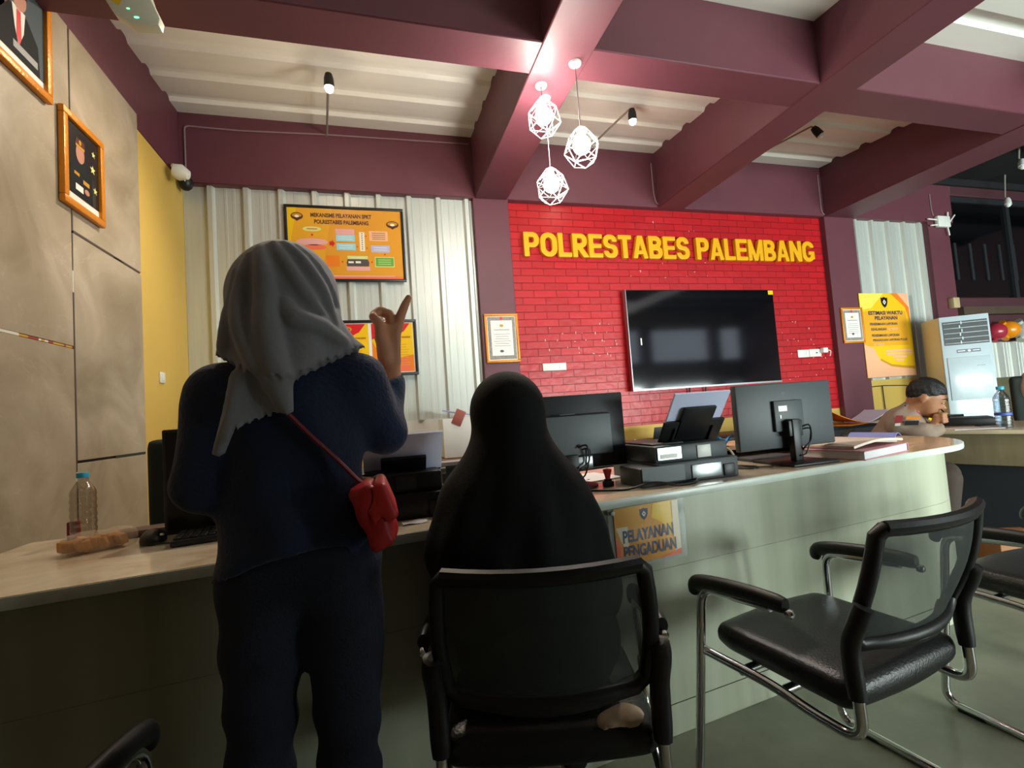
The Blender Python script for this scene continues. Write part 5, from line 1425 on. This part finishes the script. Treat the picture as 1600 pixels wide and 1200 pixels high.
hemc = mat('beige_hem_cloth', '#b7a48c', .85)
def hemf(P): return np.maximum(ell(P - V3((.118, -.200, .466)), (0, 0, .0), (.055, .034, .020)), .464 - P[..., 2]) + .002*np.sin(P[..., 0]*80)
solid('beige_hem', [(hemf, (.04, -.26, .44), (.18, -.12, .52), .006)], pb, (0, 0, 0), hemc)
# ---- officer leaning on the side desk; local frame: x = the way the officer faces, y = left, z = up
O3 = (3.56, 2.36, 0); rz3 = math.atan2(-.84, .55)
HC = V3((-.01, 0, 1.012)); tilt = math.radians(30)
Rh = np.array(Matrix.Rotation(tilt, 3, 'Y') @ Matrix.Rotation(-PI/2, 3, 'Z'))   # head frame (+y = face) to local
def head_q(P): return (P - HC) @ Rh.astype(np.float32)
def hand_fist(P):
    P = P + V3((.022, 0, -.012))
    w_ = V3((.045, -.045, .815))
    d = rbox(P, (.065, -.03, .86), (.026, .036, .032), .018)
    for k in range(4):
        z = .885 - k*.017; d = smin(d, chain(P, [(.085, -.062, z), (.104, -.04, z+.002), (.092, -.012, z)], [.0105, .010, .0085]), .004)
    d = smin(d, chain(P, [(.05, -.0, .865), (.062, .006, .898), (.078, -.008, .908)], [.013, .0108, .0085]), .006)
    return smin(d, rc(P, (.03, -.05, .79), (.055, -.035, .845), .027, .024), .015)
def body_c(P):
    q = head_q(P)
    d = ell(q, (0, -.005, .012), (.078, .098, .10))
    d = face_add(q, d, (0, 0, 0), 1.0)
    d = smin(d, rc(P, (-.055, 0, .975), (-.135, 0, .885), .052, .06), .03)
    d = smin(d, rc(P, (-.16, -.16, .84), (-.16, .16, .84), .05, .05), .05)
    d = smin(d, chain(P, [(-.15, 0, .80), (-.22, 0, .66), (-.28, 0, .52)], [.11, .11, .12], .05), .05)
    for sy in (-1, 1):
        el = (-.03, sy*.20, .735 + (.06 if sy > 0 else .055))
        d = smin(d, chain(P, [(-.155, sy*.19, .845), el, (.03, sy*.05, .79)], [.05, .042, .03]), .02)
        h = (-.27, sy*.09, .50); k = (.04, sy*.10, .49); a = (.0, sy*.10, .08)
        d = smin(d, chain(P, [h, k, a], [.085, .06, .042]), .03)
    return d
pc = solid('person', [(body_c, (-.50, -.32, .03), (.18, .32, 1.14), .0118), (hand_fist, (-.01, -.09, .76), (.13, .05, .93), .0048)], None, O3, skin_o, rz3)
tag(pc, 'officer in taupe uniform with short black hair, bent over with a hand at the mouth', 'person')
def hairf(P):
    q = head_q(P)
    d = ell(q, (0, -.010, .030), (.084, .107, .106))
    cut = q[..., 2] - np.interp(q[..., 1], [-.11, -.03, .02, .06, .09, .12], [-.075, -.012, .012, .045, .060, .062])
    d = smax(d, -cut, .012)
    return d + .0035*np.sin(q[..., 0]*120 + q[..., 1]*70)*np.sin(q[..., 2]*140 + q[..., 1]*60)
solid('hair', [(hairf, (-.15, -.12, .90), (.16, .12, 1.18), .0072)], pc, (0, 0, 0), hair_m)
b = MB().m(hair_m)
RhM = Matrix([list(r) for r in Rh.tolist()])
for sx in (-1, 1):
    b.tube([(Vector(HC) + RhM @ Vector((sx*.014, .107, .030))), (Vector(HC) + RhM @ Vector((sx*.032, .104, .037))), (Vector(HC) + RhM @ Vector((sx*.05, .092, .030)))], [.003, .0045, .0025], 6)
b.build('eyebrows', pc)
for sx in (-1, 1):
    b = MB().m(eye_w); p = Vector(HC) + RhM @ Vector((sx*.031, .0955, .004)); b.lathe([(0, -.007), (.007, 0), (0, .007)], p, 8)
    p = Vector(HC) + RhM @ Vector((sx*.031, .1015, .002)); b.m(eye_d); b.lathe([(0, -.004), (.0035, 0), (0, .004)], p, 8); b.build('eye', pc)
def shirt(P):
    d = chain(P, [(-.145, 0, .825), (-.215, 0, .68), (-.28, 0, .52)], [.130, .135, .14], .05)
    d = smin(d, rc(P, (-.165, -.165, .845), (-.165, .165, .845), .068, .068), .05)
    d = smin(d, rc(P, (-.13, 0, .885), (-.085, 0, .938), .068, .062), .02)
    near = rc(P, (-.16, -.19, .845), (-.035, -.205, .79), .070, .060)
    far = rc(P, (-.16, .19, .845), (-.035, .205, .79), .070, .060)
    d = smin(smin(d, near, .03), far, .03)
    d = smin(d, rc(P, (-.035, -.20, .79), (.025, -.09, .795), .055, .043), .02); d = smin(d, rc(P, (-.035, .20, .79), (.025, .09, .795), .055, .043), .02)
    d = d + .003*np.sin(P[..., 0]*50 - P[..., 2]*60) + .0025*np.sin(P[..., 1]*60 + P[..., 2]*45)
    neck = rc(P, (-.09, 0, .93), (-.02, 0, 1.01), .052, .06)
    return np.maximum(smax(d, -neck, .008), .46 - P[..., 2])
solid('uniform_shirt', [(shirt, (-.52, -.32, .42), (.12, .32, 1.02), .0105)], pc, (0, 0, 0), tan)
def slacks(P):
    d = None
    for sy in (-1, 1):
        e = chain(P, [(-.27, sy*.09, .50), (.05, sy*.10, .49), (.0, sy*.10, .07)], [.10, .078, .06]); d = e if d is None else smin(d, e, .03)
    return np.maximum(d, .05 - P[..., 2])
solid('trousers', [(slacks, (-.46, -.22, .03), (.16, .22, .62), .014)], pc, (0, 0, 0), mat('dark_brown_trousers', '#3b3029', .85))
for sy in (-1, 1):
    solid('shoe', [(lambda P, sy=sy: np.maximum(ell(P, (.05, sy*.10, .03), (.13, .048, .05)), .001 - P[..., 2]), (-.1, sy*.10-.07, -.01), (.2, sy*.10+.07, .1), .011)], pc, (0, 0, 0), shoe_m)
# badges on the near sleeve and collar
def patch(name, mats_, pts, lift):
    b = MB()
    for m_, poly in zip(mats_, pts):
        b.m(m_); b.raw([p for p in poly], [tuple(range(len(poly)))])
    return b.build(name, pc)
def on_sleeve(u, v, k=.0):   # patch plane on the near (right) upper arm, u along the view, v up
    return (-.125 + u*.9 + v*.25, -.264 - k + u*.03, .865 + v)
orp = mat('orange_patch', '#e08a2c', .6); blp = mat('black_patch', '#1b1b1f', .6); rdp = mat('red_patch', '#8f2a33', .6); whp = mat('white_patch', '#c9c3c0', .6)
def slab3(mb, m_, u0, u1, v0, v1, k):
    mb.m(m_); A = [on_sleeve(u, v, kk) for kk in (k, -.012) for u, v in ((u0, v0), (u1, v0), (u1, v1), (u0, v1))]
    mb.raw(A, [(3, 2, 1, 0), (4, 5, 6, 7), (0, 1, 5, 4), (1, 2, 6, 5), (2, 3, 7, 6), (3, 0, 4, 7)])
b = MB(); slab3(b, orp, .005, .085, .018, .036, .004); b.build('orange_patch', pc)
b = MB(); slab3(b, blp, .005, .08, -.02, .008, .004); b.build('name_patch', pc)
b = MB(); slab3(b, rdp, -.055, -.015, .0, .045, .003); slab3(b, whp, -.05, -.02, -.022, -.004, .003); b.build('red_badge', pc)
b = MB().m(rdp); b.tube([(-.085, -.06, .925), (-.06, -.052, .915), (-.045, -.035, .905)], [.008, .010, .006], 8); b.build('collar_badge', pc)
b = MB().m(M['black']); b.tube([(.06, -.03, .93), (.10, -.045, .87)], .0045, 8); tag(b.build('pen', None, O3, rz3), 'dark pen held in the hand of the officer', 'pen')
office_chair('dark office chair mostly hidden under the officer in taupe uniform', (O3[0] - .24*.55, O3[1] + .24*.84, 0), rz3 - PI/2, .72)
# ------------------------------------------------------------------ camera and light
cam = bpy.data.cameras.new('camera'); co = bpy.data.objects.new('camera', cam); COL.objects.link(co)
F_, yaw, pitch, roll = 750., math.radians(15.83), math.radians(3.2), math.radians(-4.11)
cy, sy = math.cos(yaw), math.sin(yaw)
f = Vector((sy*math.cos(pitch), cy*math.cos(pitch), math.sin(pitch)))
r0 = Vector((cy, -sy, 0)); u0 = r0.cross(f); c_, s_ = math.cos(roll), math.sin(roll)
rv = r0*c_ + u0*s_; uv = -r0*s_ + u0*c_
mw = Matrix.Identity(4)
for i in range(3): mw[i][0] = rv[i]; mw[i][1] = uv[i]; mw[i][2] = -f[i]
mw[2][3] = 1.12
co.matrix_world = mw
cam.sensor_width = 36; cam.lens = 36*F_/1600; cam.clip_start = .02
SC.camera = co

w = bpy.data.worlds.new('daylight'); SC.world = w; w.use_nodes = True
bg = w.node_tree.nodes['Background']; bg.inputs[0].default_value = (.75, .86, 1, 1); bg.inputs[1].default_value = 1.2
def area(name, loc, rot, sx, sy_, power, col):
    l = bpy.data.lights.new(name, 'AREA'); l.shape = 'RECTANGLE'; l.size = sx; l.size_y = sy_; l.energy = power; l.color = col
    o = bpy.data.objects.new(name, l); COL.objects.link(o); o.location = loc; o.rotation_euler = rot; return o
area('daylight_opening', (5.0, YF-.3, .82), (math.radians(90), 0, 0), 4.4, 1.3, 640, (.84, .97, .92))
area('daylight_far_opening', (8.3, YF-.3, .82), (math.radians(90), 0, 0), 2.4, 1.3, 90, (.84, .97, .95))
def spot_light(name, loc, target, power, col, ang):
    l = bpy.data.lights.new(name, 'SPOT'); l.energy = power; l.color = col; l.spot_size = math.radians(ang); l.spot_blend = .9; l.shadow_soft_size = .03
    o = bpy.data.objects.new(name, l); COL.objects.link(o); o.location = loc
    o.rotation_euler = (Vector(target) - Vector(loc)).to_track_quat('-Z', 'Y').to_euler(); return o
spot_light('spot_lamp_beam', (-.186, 3.12, 3.225), (-1.0, 2.0, .9), 78, (1, .86, .66), 140)
spot_light('spot_lamp_beam', (2.0, 3.13, 3.225), (2.0, 2.6, .8), 50, (1, .9, .75), 130)
SC.view_settings.view_transform = 'Standard'; SC.view_settings.look = 'None'
SC.view_settings.gamma = 1; SC.view_settings.exposure = 0.33; SC.view_settings.use_curve_mapping = False
SC.cycles.use_denoising = True
SC.cycles.max_bounces = 8; SC.cycles.transparent_max_bounces = 12
SC.cycles.sample_clamp_indirect = 6
